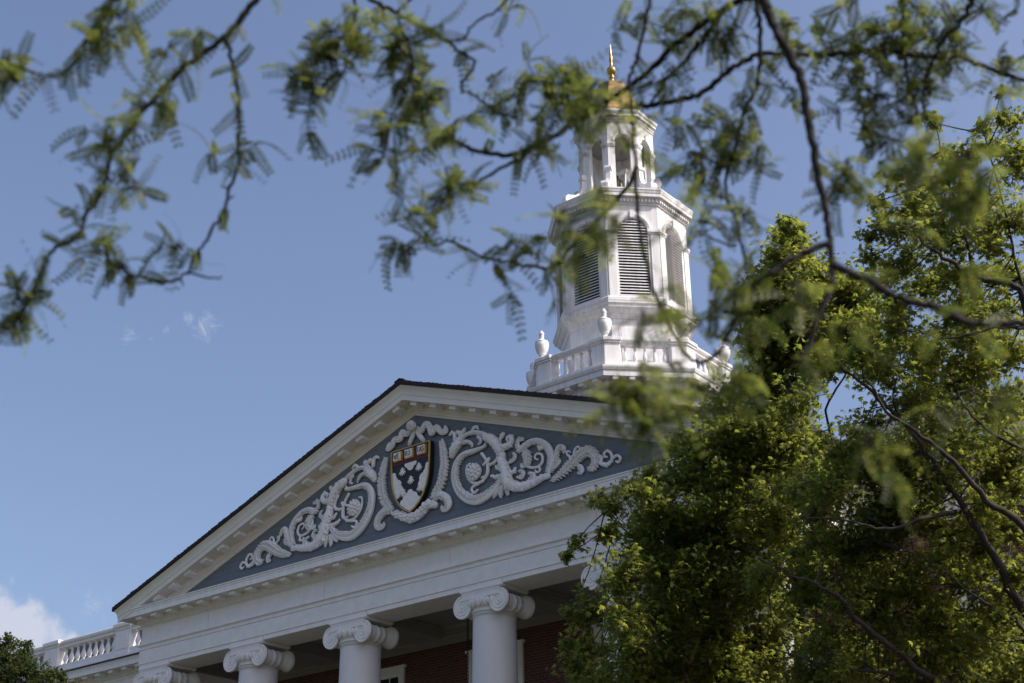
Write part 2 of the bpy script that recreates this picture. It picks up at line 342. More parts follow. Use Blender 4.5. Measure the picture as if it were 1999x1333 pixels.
# columns
sh = MB(); prof = [(CRD*1.17, -10.5), (CRD*1.17, -8), (CRD*1.13, -5.5), (CRD*1.06, -3), (CRD, -.72), (CRD, -.66), (CRD+.015, -.655), (CRD+.02, -.63), (CRD+.02, -.60), (CRD+.045, -.59), (CRD+.055, -.565), (CRD+.045, -.54), (CRD+.02, -.53)]
sh.lathe(prof, 48); shm = sh.mesh('shaft', M['shaft'])
bs = MB(); bs.box(-.82, .82, -.82, .82, -10.9, -10.72); bs.lathe([(.80, -10.72), (.82, -10.66), (.80, -10.60), (.70, -10.58), (.68, -10.54), (.72, -10.52), (.73, -10.47), (.70, -10.44), (.62, -10.42)], 40); bsm = bs.mesh('column_base', M['shaft'])
ab = MB(); hw = .645
ab.box(-hw, hw, -.53, .52, -.055, -.001); ab.box(-hw+.03, hw-.03, -.50, .49, -.085, -.055); ab.box(-hw+.015, hw-.015, -.515, .505, -.07, -.045); abm = ab.mesh('abacus', M['paint'])
# volutes: front and back scroll faces joined by bolsters
VX, VZ, VR = .555, -.395, .282; vms = []
for sy, y in ((-1, -.52), (1, .50)):
    vo = MB()
    # canalis band between the scrolls
    vo.box(-VX, VX, y-.02, y+.03, -.255, -.088)
    for sx in (-1, 1):
        cx = sx*VX
        vo.lathe([(0.001, 0), (VR-.035, 0.0), (VR-.02, -.012), (VR, -.012), (VR+.004, 0.01), (VR, .06), (VR-.05, .09)], 32, cap=False) if False else None
        # disc (axis along y)
        n = 36; vs = []; fs = []
        pr = [(.0005, .0), (VR-.03, .0), (VR-.026, -.018), (VR-.002, -.018), (VR+.004, .0), (VR, .05), (VR-.05, .075)]
        for (r_, d_) in pr:
            for i in range(n):
                A = 2*math.pi*i/n; vs.append((cx+r_*math.cos(A)*.97, y-sy*(-d_) if False else y+(d_ if sy < 0 else -d_), VZ+r_*math.sin(A)))
        for j in range(len(pr)-1):
            for i in range(n):
                k = (i+1) % n; fs.append((j*n+i, j*n+k, (j+1)*n+k, (j+1)*n+i))
        vo.add(vs, fs, False)
        # spiral ridge
        sp = []; rr = []
        for i in range(110):
            th = i/109*2.6*2*math.pi; r_ = (VR-.018)*math.exp(-.098*th)
            A = math.pi/2-sx*th if True else 0
            sp.append((cx+r_*math.cos(A)*.97, y-.004*(-sy) if False else y+(.004 if sy > 0 else -.004), VZ+r_*math.sin(A))); rr.append(.017*(.45+.55*r_/VR))
        vo.tube(sp, rr, 6)
        vo.ellipsoid((cx, y, VZ), (.032, 0, 0), (0, .03, 0), (0, 0, .032))
        # upper curve from band to scroll
    vo.box(-VX, VX, y-.030, y+.02, -.118, -.088)
    vms.append(vo.mesh('volute_scroll', M['paint']))
boms = []
for sx in (-1, 1):
    bo = MB()
    pr = [(-.45, VR-.005), (-.36, VR-.05), (-.24, .205), (-.14, .185), (-.13, .212), (-.10, .218), (-.07, .19), (.05, .19), (.08, .218), (.11, .212), (.12, .185), (.22, .205), (.34, VR-.05), (.43, VR-.005)]
    n = 32; vs = []; fs = []
    for y, r_ in pr:
        for i in range(n):
            A = 2*math.pi*i/n; vs.append((sx*VX+r_*math.cos(A), y, VZ+r_*math.sin(A)))
    for j in range(len(pr)-1):
        for i in range(n):
            k = (i+1) % n; fs.append((j*n+i, j*n+k, (j+1)*n+k, (j+1)*n+i))
    bo.add(vs, fs, True); boms.append(bo.mesh('bolster', M['paint']))
ec = MB(); ec.lathe([(CRD+.02, -.53), (CRD+.045, -.47), (CRD+.085, -.40), (CRD+.10, -.33), (CRD+.06, -.28), (CRD+.0, -.25)], 40)
for i in range(22):
    A = 2*math.pi*(i+.5)/22; d = Vector((math.cos(A), math.sin(A), 0)); tn = Vector((-d.y, d.x, 0))
    c0 = d*(CRD+.088)+Vector((0, 0, -.385))
    ec.ellipsoid(c0, d*.05, tn*.045, Vector((0, 0, .105))+d*.03, 8, 6)
    for q in (-1, 1): ec.tube([c0+tn*(q*.066)+Vector((0, 0, .10))+d*.03, c0+tn*(q*.070)+d*.02, c0+tn*(q*.040)-Vector((0, 0, .105))-d*.01], .013, 5)
    c1 = (Matrix.Rotation(math.pi/22, 3, 'Z') @ d)
    ec.tube([c1*(CRD+.12)+Vector((0, 0, -.29)), c1*(CRD+.105)+Vector((0, 0, -.39)), c1*(CRD+.06)+Vector((0, 0, -.49))], [.016, .012, .006], 5)
ecm = ec.mesh('egg_and_dart_ring', M['paint'])
for x in CX:
    col = bpy.data.objects.new('column', shm); COL.objects.link(col); WL[col] = Vector((x, CY, 0)); col.parent = B; col.location = WL[col]-WL[B]
    for nm, me in (('column_base', bsm), ('abacus', abm), ('volute_scroll', vms[0]), ('volute_scroll', vms[1]), ('bolster', boms[0]), ('bolster', boms[1]), ('egg_and_dart_ring', ecm)):
        o = link(nm, me, col, (x, CY, 0))
        if nm == 'abacus': bevel(o, .012, 2)
# steps and porch floor, below the frame
st = MB()
for i in range(4): st.box(-H-.6-.35*i, H+.6+.35*i, -1.0-.35*i, WY, GZ, -10.9-.155*i) if i else st.box(-H-.6, H+.6, -1.0, WY, GZ, -10.9)
st.build('porch_step', mat('granite', (.35, .34, .33), .8, .2, 8), B)
# windows on the porch wall
def window(x, ztop, wdt, hgt):
    y = WY
    f = MB(); x0, x1 = -wdt/2, wdt/2; fw = .16; z0 = -hgt
    f.box(x0, x0+fw, -.07, .02, z0, 0); f.box(x1-fw, x1, -.07, .02, z0, 0); f.box(x0+fw, x1-fw, -.068, .02, -.17, 0); f.box(x0-.05, x1+.05, -.10, .02, 0.001, .07); f.box(x0-.06, x1+.06, -.12, .02, z0-.1, z0-.001)
    fo = bevel(f.build('window', M['paint'], B, (x, y, ztop)), .01, 1)
    gl = MB(); gl.box(x0+fw, x1-fw, -.015, -.008, z0, -.17); gl.build('pane', M['glass'], fo, (x, y, ztop))
    s_ = MB(); nx = 4; iw = wdt-2*fw
    for i in range(1, nx): xx = x0+fw+iw*i/nx; s_.box(xx-.013, xx+.013, -.045, -.016, z0, -.17)
    k = 1
    while .17+k*.52 < hgt: s_.box(x0+fw, x1-fw, -.043, -.0165, -.17-k*.52-.013, -.17-k*.52+.013); k += 1
    for xx in (x0+fw, x1-fw-.05): s_.box(xx, xx+.05, -.05, -.0155, z0, -.17)
    s_.box(x0+fw, x1-fw, -.048, -.0156, -.225, -.17)
    s_.build('sash', M['paint'], fo, (x, y, ztop))
for x in (-7.87, -4.075, 0, 4.075, 7.87): window(x, -.52, 1.84, 3.6)
for sgn in (-1, 1):
    for i in range(5): window(sgn*(13.2+3.8*i), -1.2, 1.5, 2.8)
# ------------------------------------------------------------------ wings: cornice, modillions, balustrade
balprof = [(.078, 0), (.078, .05), (.05, .055), (.045, .075), (.062, .11), (.082, .17), (.085, .22), (.072, .29), (.050, .36), (.037, .43), (.036, .47), (.048, .485), (.048, .505), (.038, .52), (.044, .555), (.07, .57), (.07, .62)]
def baluster_mesh(h, k, m):
    b = MB(); b.lathe([(r*k, z*h/.62) for r, z in balprof], 14); return b.mesh('baluster', m)
bal_w = baluster_mesh(.60, 1.0, M['paint'])
for sgn in (-1, 1):
    P0 = [(-WX, WY), (-H, WY)] if sgn < 0 else [(H, WY), (WX, WY)]
    nm = 'wing_cornice'
    hcor(P0, -.15).build(nm, M['streaked'], B)
    a = MB(); a.sweep([(0, .2), (.03, .2), (.03, .46), (.06, .48), (.06, .54), (0.002, .56), (.002, .98), (.03, 1.0), (.03, 1.066)], P0); a.build('wing_frieze', M['paint'], B)
    a = MB(); a.sweep([(.05, 1.59), (.54, 1.502), (.57, 1.515), (.57, 1.548), (.05, 1.65)], P0); a.build('wing_gutter', M['lead'], B)
    for k in range(26):
        X = sgn*(H+1.05+.672*k)
        if abs(X) < 22.5: bevel(link('wing_modillion', mm, B, (X, WY-.12, 1.268)), .006, 1)
    yb = WY+.05
    x0, x1 = (-WX, -H) if sgn < 0 else (H, WX)
    a = MB(); a.box(x0, x1, yb-.14, yb+.14, 1.66, 1.98); a.box(x0, x1, yb-.17, yb+.17, 1.66, 1.80); bevel(a.build('balustrade_plinth', M['paint'], B), .01, 1)
    a = MB(); a.sweep([(.10, 2.55), (.12, 2.555), (.12, 2.64), (.15, 2.655), (.175, 2.70), (.175, 2.765), (.16, 2.79), (-.16, 2.79), (-.175, 2.765), (-.175, 2.70), (-.15, 2.655), (-.12, 2.64), (-.12, 2.555), (-.10, 2.55), (.10, 2.55)], [(x0, yb), (x1, yb)]); a.build('balustrade_rail', M['paint'], B)
    pm = MB(); pm.box(-.40, .40, -.20, .20, 1.661, 1.86); pm.box(-.37, .37, -.175, .175, 1.86, 2.60); pm.box(-.29, .29, -.190, -.1751, 1.96, 2.50)
    pm.sweep([(-.02, 2.60), (.02, 2.60), (.025, 2.66), (.05, 2.68), (.075, 2.72), (.075, 2.79), (.065, 2.835), (-.1, 2.84)], [(-.37, -.175), (.37, -.175), (.37, .175), (-.37, .175)], True); pm.box(-.36, .36, -.165, .165, 2.60, 2.838)
    pme = pm.mesh('pedestal', M['paint'])
    px = [15.5+3.8*i for i in range(4)]+[11.7]
    for q in sorted(px): bevel(link('pedestal', pme, B, (sgn*q, yb, 0)), .008, 1)
    for q in sorted(px):
        for j in range(9):
            X = q+.37+.24+.3225*j
            if X < 23 and X < WX: link('baluster', bal_w, B, (sgn*X, yb, 1.975))
rf = MB(); rf.add([(-WX, 4.5, 1.705), (WX, 4.5, 1.705), (WX, 5.3, 3.40), (-WX, 5.3, 3.40), (WX, 15, 3.6), (-WX, 15, 3.6), (WX, 16.8, 1.705), (-WX, 16.8, 1.705)], [(0, 1, 2, 3), (3, 2, 4, 5), (5, 4, 6, 7), (0, 3, 5, 7), (1, 6, 4, 2)]); rf.build('slate_roof', M['lead'], B)
rd = MB(); rd.box(-WX+.2, WX-.2, WY+.3, 16.9, 1.2, 1.7); rd.build('roof_deck', M['lead'], B)

# ------------------------------------------------------------------ pediment carving
SCROLL=[('leaf1',[(2.944,2.685,0.07),(2.793,2.455,0.096),(2.614,2.304,0.118),(2.406,2.208,0.134),(2.137,2.161,0.139),(1.866,2.247,0.139),(1.623,2.45,0.134),(1.469,2.695,0.126),(1.407,2.958,0.121),(1.431,3.188,0.113),(1.561,3.382,0.107),(1.746,3.461,0.091),(1.991,3.474,0.075),(2.205,3.482,0.064),(2.356,3.506,0.054),(2.372,3.564,0.043)]),('tube',[(2.294,3.323,0.04),(2.414,3.133,0.038),(2.448,2.952,0.038),(2.425,2.762,0.038),(2.32,2.64,0.038),(2.139,2.605,0.04),(1.958,2.665,0.038),(1.822,2.809,0.035),(1.77,2.994,0.032),(1.801,3.135,0.029),(1.899,3.173,0.024)]),('tube',[(2.319,2.616,0.038),(2.109,2.568,0.038),(1.973,2.539,0.038),(1.951,2.447,0.038),(2.033,2.379,0.035),(2.123,2.431,0.032)]),('tube',[(2.443,3.051,0.048),(2.504,3.159,0.043),(2.323,3.032,0.038)]),('tube',[(2.264,3.343,0.043),(2.414,3.133,0.04),(2.471,2.873,0.043),(2.41,2.716,0.048),(2.26,2.716,0.032)]),('body',[(1.327,3.515,0.091),(1.389,3.638,0.129),(1.514,3.759,0.129),(1.591,3.878,0.096),(1.638,3.967,0.064)]),('tube',[(1.404,3.913,0.059),(1.388,4.07,0.054),(1.309,4.142,0.048),(1.231,4.098,0.038)]),('tube',[(1.497,4.093,0.07),(1.622,4.047,0.064),(1.715,4.087,0.054),(1.7,4.141,0.032)]),('leaf1',[(1.607,3.886,0.064),(1.808,3.974,0.064),(2.054,3.952,0.067),(2.298,3.853,0.075),(2.479,3.741,0.075)]),('tube',[(1.901,3.962,0.032),(2.009,4.06,0.048),(2.101,4.092,0.043),(2.162,4.02,0.032)]),('leaf1',[(2.115,3.843,0.048),(2.221,3.74,0.051),(2.236,3.649,0.046),(2.16,3.614,0.032)]),('leaf1',[(1.591,3.789,0.07),(1.792,3.775,0.064),(1.931,3.69,0.054),(1.967,3.605,0.032)]),('body',[(2.434,3.723,0.118),(2.613,3.614,0.139),(2.761,3.452,0.139),(2.863,3.278,0.123),(2.897,3.172,0.096)]),('tube',[(2.836,3.47,0.043),(2.904,3.651,0.048),(2.973,3.682,0.043),(2.927,3.595,0.035)]),('tube',[(2.982,3.31,0.102),(3.16,3.338,0.086),(3.235,3.442,0.075),(3.178,3.555,0.059),(3.074,3.532,0.043),(3.088,3.455,0.032)]),('tube',[(2.671,3.389,0.054),(2.773,3.215,0.046),(2.757,3.072,0.046),(2.622,2.995,0.046),(2.442,2.99,0.038)]),('body',[(2.95,3.122,0.096),(2.919,3.007,0.123),(2.99,2.819,0.139),(3.06,2.657,0.139),(3.073,2.509,0.155),(3.2,2.298,0.15),(3.515,2.176,0.123),(3.773,2.187,0.107),(3.973,2.222,0.096),(4.143,2.264,0.086),(4.312,2.259,0.064)]),('leaf1',[(3.094,2.915,0.059),(3.24,2.915,0.059),(3.315,3.006,0.059),(3.258,3.105,0.038)]),('tube',[(3.147,2.611,0.08),(3.279,2.628,0.059),(3.309,2.705,0.038)]),('tube',[(2.916,2.789,0.059),(2.783,2.821,0.048),(2.71,2.9,0.038)]),('tube',[(2.913,2.62,0.059),(2.707,2.621,0.054),(2.574,2.689,0.038)]),('leaf1',[(2.909,2.355,0.059),(2.761,2.246,0.07),(2.642,2.153,0.048)]),('leaf1',[(2.939,2.348,0.059),(2.863,2.198,0.075),(2.847,2.094,0.048)]),('leaf1',[(2.968,2.329,0.059),(3.053,2.201,0.07),(3.081,2.099,0.043)]),('leaf1',[(4.257,2.308,0.075),(4.332,2.479,0.091),(4.394,2.665,0.102),(4.386,2.834,0.107),(4.292,3.013,0.107),(4.126,3.164,0.096),(3.943,3.24,0.091),(3.741,3.239,0.096),(3.58,3.17,0.107),(3.464,3.163,0.08),(3.393,3.279,0.07),(3.431,3.387,0.064),(3.57,3.38,0.048)]),('tube',[(4.14,3.148,0.054),(4.165,3.033,0.059),(4.065,3.023,0.054),(4.01,3.097,0.032)]),('leaf2',[(3.535,3.097,0.07),(3.676,2.94,0.118),(3.702,2.789,0.091),(3.684,2.673,0.043)]),('tube',[(3.589,2.913,0.038),(3.614,2.715,0.038),(3.812,2.594,0.038),(4.039,2.581,0.038),(4.142,2.704,0.038),(4.104,2.857,0.035),(3.962,2.904,0.032),(3.903,2.823,0.029),(3.987,2.754,0.024)]),('tube',[(4.025,2.589,0.035),(4.05,2.464,0.035),(3.964,2.438,0.032),(3.909,2.499,0.027)]),('tube',[(3.627,2.687,0.038),(3.526,2.676,0.043),(3.493,2.756,0.032)]),('leaf1',[(4.342,2.323,0.059),(4.488,2.523,0.086),(4.556,2.72,0.096),(4.634,2.89,0.091),(4.764,2.857,0.075),(4.788,2.744,0.048)]),('leaf1',[(4.429,2.42,0.054),(4.556,2.483,0.07),(4.629,2.559,0.059),(4.561,2.619,0.038)]),('leaf1',[(3.378,2.484,0.059),(3.506,2.429,0.07),(3.552,2.538,0.059),(3.438,2.613,0.048)]),('leaf1',[(3.661,2.273,0.064),(3.833,2.327,0.08),(3.864,2.414,0.064),(3.723,2.484,0.043)]),('leaf2',[(4.364,2.129,0.048),(4.588,2.181,0.091),(4.841,2.284,0.123),(5.066,2.428,0.134),(5.262,2.543,0.134),(5.454,2.588,0.118),(5.625,2.475,0.113),(5.685,2.321,0.113),(5.611,2.177,0.096),(5.489,2.161,0.054)]),('leaf1',[(5.116,2.322,0.054),(5.236,2.257,0.08),(5.273,2.155,0.064),(5.176,2.121,0.043)]),('tube',[(5.029,2.531,0.035),(4.921,2.605,0.035),(4.85,2.693,0.032),(4.885,2.751,0.027),(4.953,2.703,0.021)]),('tube',[(5.043,2.551,0.035),(5.077,2.707,0.035),(5.162,2.78,0.032),(5.229,2.728,0.029),(5.185,2.668,0.021)]),('tube',[(5.769,2.393,0.054),(5.847,2.35,0.038),(5.814,2.22,0.054),(5.969,2.135,0.059),(6.105,2.194,0.043),(6.125,2.338,0.04),(6.026,2.463,0.038),(5.918,2.437,0.035),(5.926,2.342,0.029),(5.992,2.326,0.021)]),('tube',[(6.134,2.244,0.038),(6.268,2.291,0.038),(6.355,2.201,0.038),(6.298,2.119,0.032),(6.222,2.165,0.024)])]
CREST=[('feather',[(0.681,2.435,0.108),(0.806,2.658,0.113),(0.963,2.873,0.119),(1.04,3.134,0.119),(1.07,3.381,0.113),(1.036,3.672,0.097),(0.954,4.003,0.065)]),('leaf1',[(0.711,2.579,0.119),(0.934,2.578,0.119),(1.14,2.455,0.119),(1.219,2.287,0.108),(1.141,2.18,0.097),(1.016,2.171,0.065),(0.968,2.244,0.043)]),('garland',[(-0.535,2.405,0.108),(-0.318,2.306,0.124),(-0.055,2.185,0.135),(0.172,2.185,0.124),(0.364,2.268,0.119),(0.538,2.405,0.124),(0.777,2.35,0.097)]),('ribbon',[(0.13,4.558,0.076),(0.297,4.448,0.092),(0.427,4.586,0.092),(0.576,4.494,0.103),(0.66,4.288,0.097),(0.805,4.407,0.092),(0.984,4.229,0.086),(1.129,4.23,0.081),(1.08,4.36,0.054)]),('ribbon',[(0.131,4.531,0.065),(0.2,4.381,0.076),(0.351,4.184,0.07)]),('ribbon',[(0.048,4.527,0.059),(-0.016,4.384,0.076),(-0.128,4.202,0.07)]),('ribbon',[(-0.053,4.606,0.07),(-0.201,4.485,0.086),(-0.371,4.583,0.092),(-0.434,4.413,0.103),(-0.637,4.439,0.092),(-0.718,4.299,0.092),(-0.853,4.253,0.092),(-0.84,4.384,0.059)])]

YC = -.035
def frame2(pts):
    out = []
    for i in range(len(pts)):
        a = pts[max(i-1, 0)]; b = pts[min(i+1, len(pts)-1)]; d = np.array([b[0]-a[0], b[1]-a[1]]); n = np.linalg.norm(d) or 1; out.append(d/n)
    return out
def petal(mb, o, d, L, W, y, h):
    """A pointed leaf lobe with a raised midrib, curling out at its tip."""
    q = math.hypot(*d); d = (d[0]/q, d[1]/q); nx, nz = -d[1], d[0]; rows = ((0, .35, 0), (.3, .9, .35), (.6, 1.0, .7), (.85, .6, 1.0), (1.0, .08, .9)); vs = []; fs = []
    for t_, w_, c_ in rows:
        for e, up in ((-.5, 0), (-.22, .75), (0, .30), (.22, .75), (.5, 0)):
            vs.append((o[0]+d[0]*L*t_+nx*W*w_*e, y+h*.9-h*(up*w_+.55*c_), o[1]+d[1]*L*t_+nz*W*w_*e))
    for a in range(4):
        for b in range(4): fs.append((a*5+b, (a+1)*5+b, (a+1)*5+b+1, a*5+b+1))
    k = len(vs); vs += [(v[0], y+h*2.2, v[2]) for v in vs[:k]]
    rim = [0, 1, 2, 3, 4, 9, 14, 19, 24, 23, 22, 21, 20, 15, 10, 5]
    fs += [(rim[a], rim[(a+1) % 16], k+rim[(a+1) % 16], k+rim[a]) for a in range(16)]
    mb.add(vs, fs, True)
def carve(mb, kind, pts, sx=1):
    P = smooth_path([(sx*x, z, r*.9) for x, z, r in pts], 6); D = frame2(P); n = 24; vs = []; fs = []
    def bend(i):
        a_, b_ = D[max(i-5, 0)], D[min(i+5, len(P)-1)]; return 1 if a_[0]*b_[1]-a_[1]*b_[0] > 0 else -1
    full = [p for p in P]; leafy = kind in ('leaf1', 'leaf2', 'feather')
    if leafy:      # the stem of a leafy scroll: slimmer than the leaf, on the outer side of the bend
        kk, sh = {'leaf1': (.60, .36), 'leaf2': (.50, .30), 'feather': (.42, 0)}[kind]; tot = sum(bend(i) for i in range(len(P))); cvs = 1 if tot > 0 else -1
        P = [np.array((x+d[1]*r*sh*cvs, z-d[0]*r*sh*cvs, r*kk)) for (x, z, r), d in zip(full, D)]
    fl = {'leaf1': .17, 'leaf2': .20, 'feather': .16, 'ribbon': .30}.get(kind, 0)
    dep = {'ribbon': .55, 'feather': .8}.get(kind, 1.0)
    for (x, z, r), d in zip(P, D):
        nx, nz = -d[1], d[0]
        for k in range(n):
            A = 2*math.pi*k/n; g_ = 1-fl*(.5+.5*math.cos(6*A)); e = r*g_*math.cos(A); y = r*dep*g_*math.sin(A)
            vs.append((x+nx*e, YC-.4*r-y, z+nz*e))
    for i in range(len(P)-1):
        for k in range(n):
            q = (k+1) % n; fs.append((i*n+k, i*n+q, (i+1)*n+q, (i+1)*n+k))
    fs += [tuple(range(n)), tuple((len(P)-1)*n+k for k in range(n))]
    mb.add(vs, fs, True)
    # rounded tip
    for (x, z, r), d, s in ((P[0], D[0], -1), (P[-1], D[-1], 1)):
        mb.ellipsoid((x, YC-.4*r, z), (d[0]*r, 0, d[1]*r), (0, r*dep, 0), (-d[1]*r, 0, d[0]*r), 10, 6)
    if leafy:
        acc = 0
        for i in range(1, len(full)-1):
            x, z, r = full[i]; d = D[i]; acc += math.hypot(full[i][0]-full[i-1][0], full[i][1]-full[i-1][1])
            if acc < r*.56: continue
            acc = 0
            for s in ((cvs,) if kind == 'leaf1' else (-1, 1)):
                nx, nz = -d[1]*s, d[0]*s; q = random.uniform(.9, 1.15)*(1 if kind != 'leaf2' or s == cvs else .75)
                b0 = (x-d[1]*r*sh*-cvs*.6, z+d[0]*r*sh*-cvs*.6)
                petal(mb, b0, (d[0]+nx*.62, d[1]+nz*.62), r*1.75*q, r*.62, YC-.98*r, .46*r)
                petal(mb, (b0[0]+nx*r*.5-d[0]*r*.1, b0[1]+nz*r*.5-d[1]*r*.1), (d[0]*.55+nx, d[1]*.55+nz), r*.95*q, r*.5, YC-.72*r, .36*r)
    elif kind == 'tube' and max(p[2] for p in P) > .036:
        acc = 0; flip = 1
        for i in range(2, len(P)-1):
            x, z, r = P[i]; d = D[i]; acc += math.hypot(P[i][0]-P[i-1][0], P[i][1]-P[i-1][1])
            if acc < r*1.3: continue
            acc = 0; flip = -flip; nx, nz = -d[1]*flip, d[0]*flip
            petal(mb, (x+nx*r*.2, z+nz*r*.2), (d[0]+nx*.8, d[1]+nz*.8), r*1.5, r*.8, YC-1.0*r, .45*r)
    elif kind == 'garland':
        for i in range(1, len(P), 3):
            x, z, r = P[i]; d = D[i]
            for s in ((-.95, -.35, .35, .95) if i % 2 else (-.7, 0, .7)):
                h = math.sqrt(max(0, 1-s*s)); mb.ellipsoid((x-d[1]*r*s*.85+random.uniform(-.02, .02), YC-.4*r-r*h*.98, z+d[0]*r*s*.95), (d[0]*r*.46, 0, d[1]*r*.46), (0, r*.42, 0), (-d[1]*r*.34, 0, d[0]*r*.34), 8, 6)
    elif kind == 'ribbon':
        for s in (-.75, -.25, .3, .8):
            tp = [(x-d[1]*r*s, YC-.4*r-r*dep*math.sqrt(1-s*s)*.9, z+d[0]*r*s) for (x, z, r), d in zip(P, D)]
            mb.tube(tp, [p[2]*.22 for p in P], 6)
    elif kind == 'body':
        for i in range(3, len(P)-2, 9):
            x, z, r = P[i]; d = D[i]
            mb.ellipsoid((x, YC-.4*r, z), (d[0]*r*.16, 0, d[1]*r*.16), (0, r*1.1, 0), (-d[1]*r*1.1, 0, d[0]*r*1.1), 12, 8)
        x, z, r = P[2]; mb.ellipsoid((x+.01, YC-1.35*r, z), (.035, 0, 0), (0, .03, 0), (0, 0, .035))
        for i in range(4, len(P)-3, 4):
            x, z, r = P[i]; d = D[i]
            for s in (-1, 1): petal(mb, (x-d[1]*r*s*.35, z+d[0]*r*s*.35), (d[0]-d[1]*s*.9, d[1]+d[0]*s*.9), r*1.0, r*.6, YC-1.15*r, .4*r)
def rosette(mb, x, z, R, YC=-.035):
    mb.ellipsoid((x, YC-.02, z), (R, 0, 0), (0, .09, 0), (0, 0, R), 24, 6)
    for ring, (rr, cnt, sz) in enumerate(((.80, 12, .26), (.48, 8, .24))):
        for i in range(cnt):
            A = 2*math.pi*(i+.5*ring)/cnt; c, s_ = math.cos(A), math.sin(A)
            mb.ellipsoid((x+R*rr*c, YC-.07-.035*ring, z+R*rr*s_), (R*sz*c, 0, R*sz*s_), (0, .045, 0), (-R*.17*s_, 0, R*.17*c), 8, 6)
    mb.ellipsoid((x, YC-.13, z), (R*.2, 0, 0), (0, .05, 0), (0, 0, R*.2))
for sx in (1, -1):
    s_ = MB()
    for k, p in SCROLL: carve(s_, k, p, sx)
    so_ = s_.build('scroll_carving', M['relief'], B)
    r_ = MB(); rosette(r_, sx*2.035, 2.905, .225); r_.build('rosette', M['relief'], so_)
    f_ = MB()
    for k, p in CREST:
        if k in ('feather', 'leaf1'): carve(f_, k, p, sx)
    f_.build('acanthus_plume', M['relief'], B)
g_ = MB(); rb = MB()
for k, p in CREST:
    if k == 'garland': carve(g_, k, p)
    if k == 'ribbon': carve(rb, k, p)
g_.build('garland', M['relief'], B); rbo = rb.build('ribbon_bow', M['relief'], B)
r_ = MB(); rosette(r_, .056, 4.61, .135, -.17); r_.build('rosette', M['relief'], rbo)
# shield
SX = .035
half = [(.665, 4.06), (.665, 3.75), (.655, 3.45), (.625, 3.15), (.56, 2.90), (.46, 2.68), (.33, 2.50), (.18, 2.37), (0, 2.275)]
top = [(-.665, 4.06), (.665, 4.06)]
outl = [(SX+x, z) for x, z in half]+[(SX-x, z) for x, z in half[-2::-1]]
def inset(poly, k):
    cx = sum(p[0] for p in poly)/len(poly); cz = 3.3
    return [(cx+(x-cx)*k, cz+(z-cz)*k) for x, z in poly]
s_ = MB(); s_.prism(outl, (0, -.11, 0), (1, 0, 0), (0, 0, 1), (0, 1, 0), .14); shield = s_.build('shield', M['black'], B)
b_ = MB(); ring = outl; n = len(ring); inn = inset(ring, .964)
for y0, y1 in ((-.225, -.10),):
    vs = [(x, y1, z) for x, z in ring]+[(x, y0, z) for x, z in inset(ring, .985)]+[(x, y0, z) for x, z in inn]+[(x, y1, z) for x, z in inset(ring, .95)]
    b_.add(vs, [(j*n+i, j*n+(i+1) % n, (j+1)*n+(i+1) % n, (j+1)*n+i) for j in range(3) for i in range(n)])
b_.build('gold_border', M['gold_paint'], shield)
b_ = MB(); b_.prism([(SX-.63, 4.03), (SX+.63, 4.03), (SX+.63, 3.64), (SX-.63, 3.64)], (0, -.185, 0), (1, 0, 0), (0, 0, 1), (0, 1, 0), .012); b_.build('maroon_band', M['maroon'], shield)
def clip(poly):   # keep a lobed cloud inside the shield's inner outline
    inn_ = inset(outl, .945); out = []
    hw = lambda z: max((abs(x-SX) for x, zz in [(np.interp(z, [q[1] for q in reversed(half)], [q[0] for q in reversed(half)])*.945+SX, z)]), default=0)
    for x, z in poly:
        h = hw((z-3.3)/.945+3.3); out.append((min(max(x, SX-h), SX+h), z))
    return out
def lobes(cs):
    """Outline of a union of circles seen from its middle."""
    cx = sum(c[0] for c in cs)/len(cs); cz = sum(c[1] for c in cs)/len(cs); out = []
    for i in range(72):
        A = 2*math.pi*i/72; d = (math.cos(A), math.sin(A)); best = .01
        for x, z, r in cs:
            ox, oz = x-cx, z-cz; b = ox*d[0]+oz*d[1]; q = r*r-(ox*ox+oz*oz)+b*b
            if q > 0: best = max(best, b+math.sqrt(q))
        out.append((cx+d[0]*best, cz+d[1]*best))
    return out
cl = M['relief']
for cs in ([(SX-.56, 3.22, .13), (SX-.44, 3.12, .13), (SX-.36, 2.97, .11), (SX-.52, 3.0, .14), (SX-.44, 2.84, .10), (SX-.58, 3.38, .09)],
           [(SX+.56, 3.22, .13), (SX+.44, 3.12, .13), (SX+.38, 2.97, .11), (SX+.52, 3.0, .14), (SX+.46, 2.84, .10), (SX+.58, 3.40, .09)],
           [(SX, 2.80, .10), (SX-.13, 2.70, .11), (SX+.13, 2.70, .11), (SX-.24, 2.58, .10), (SX+.24, 2.58, .10), (SX, 2.52, .15), (SX-.1, 2.45, .1), (SX+.1, 2.45, .1), (SX, 2.36, .06)],
           [(SX-.10, 3.60, .10), (SX+.10, 3.60, .10), (SX, 3.52, .11), (SX, 3.58, .12)]):
    b_ = MB(); poly = [(x, min(z, 3.625)) for x, z in clip(lobes(cs))]
    b_.prism(poly, (0, -.188, 0), (1, 0, 0), (0, 0, 1), (0, 1, 0), .02); b_.build('cloud_field', cl, shield)
def shell(mb):
    for i in range(-2, 3):
        A = -math.pi/2+i*.48; c, s = math.cos(A), math.sin(A)
        L = .105-.008*abs(i); mb.ellipsoid((c*.062, -.012, .02+s*.055), (c*L, 0, s*L), (0, .026, 0), (-s*.024, 0, c*.024), 8, 6)
    mb.ellipsoid((0, -.015, .055), (.035, 0, 0), (0, .028, 0), (0, 0, .05)); mb.ellipsoid((-.055, -.008, .045), (.03, 0, 0), (0, .018, 0), (0, 0, .016)); mb.ellipsoid((.055, -.008, .045), (.03, 0, 0), (0, .018, 0), (0, 0, .016))
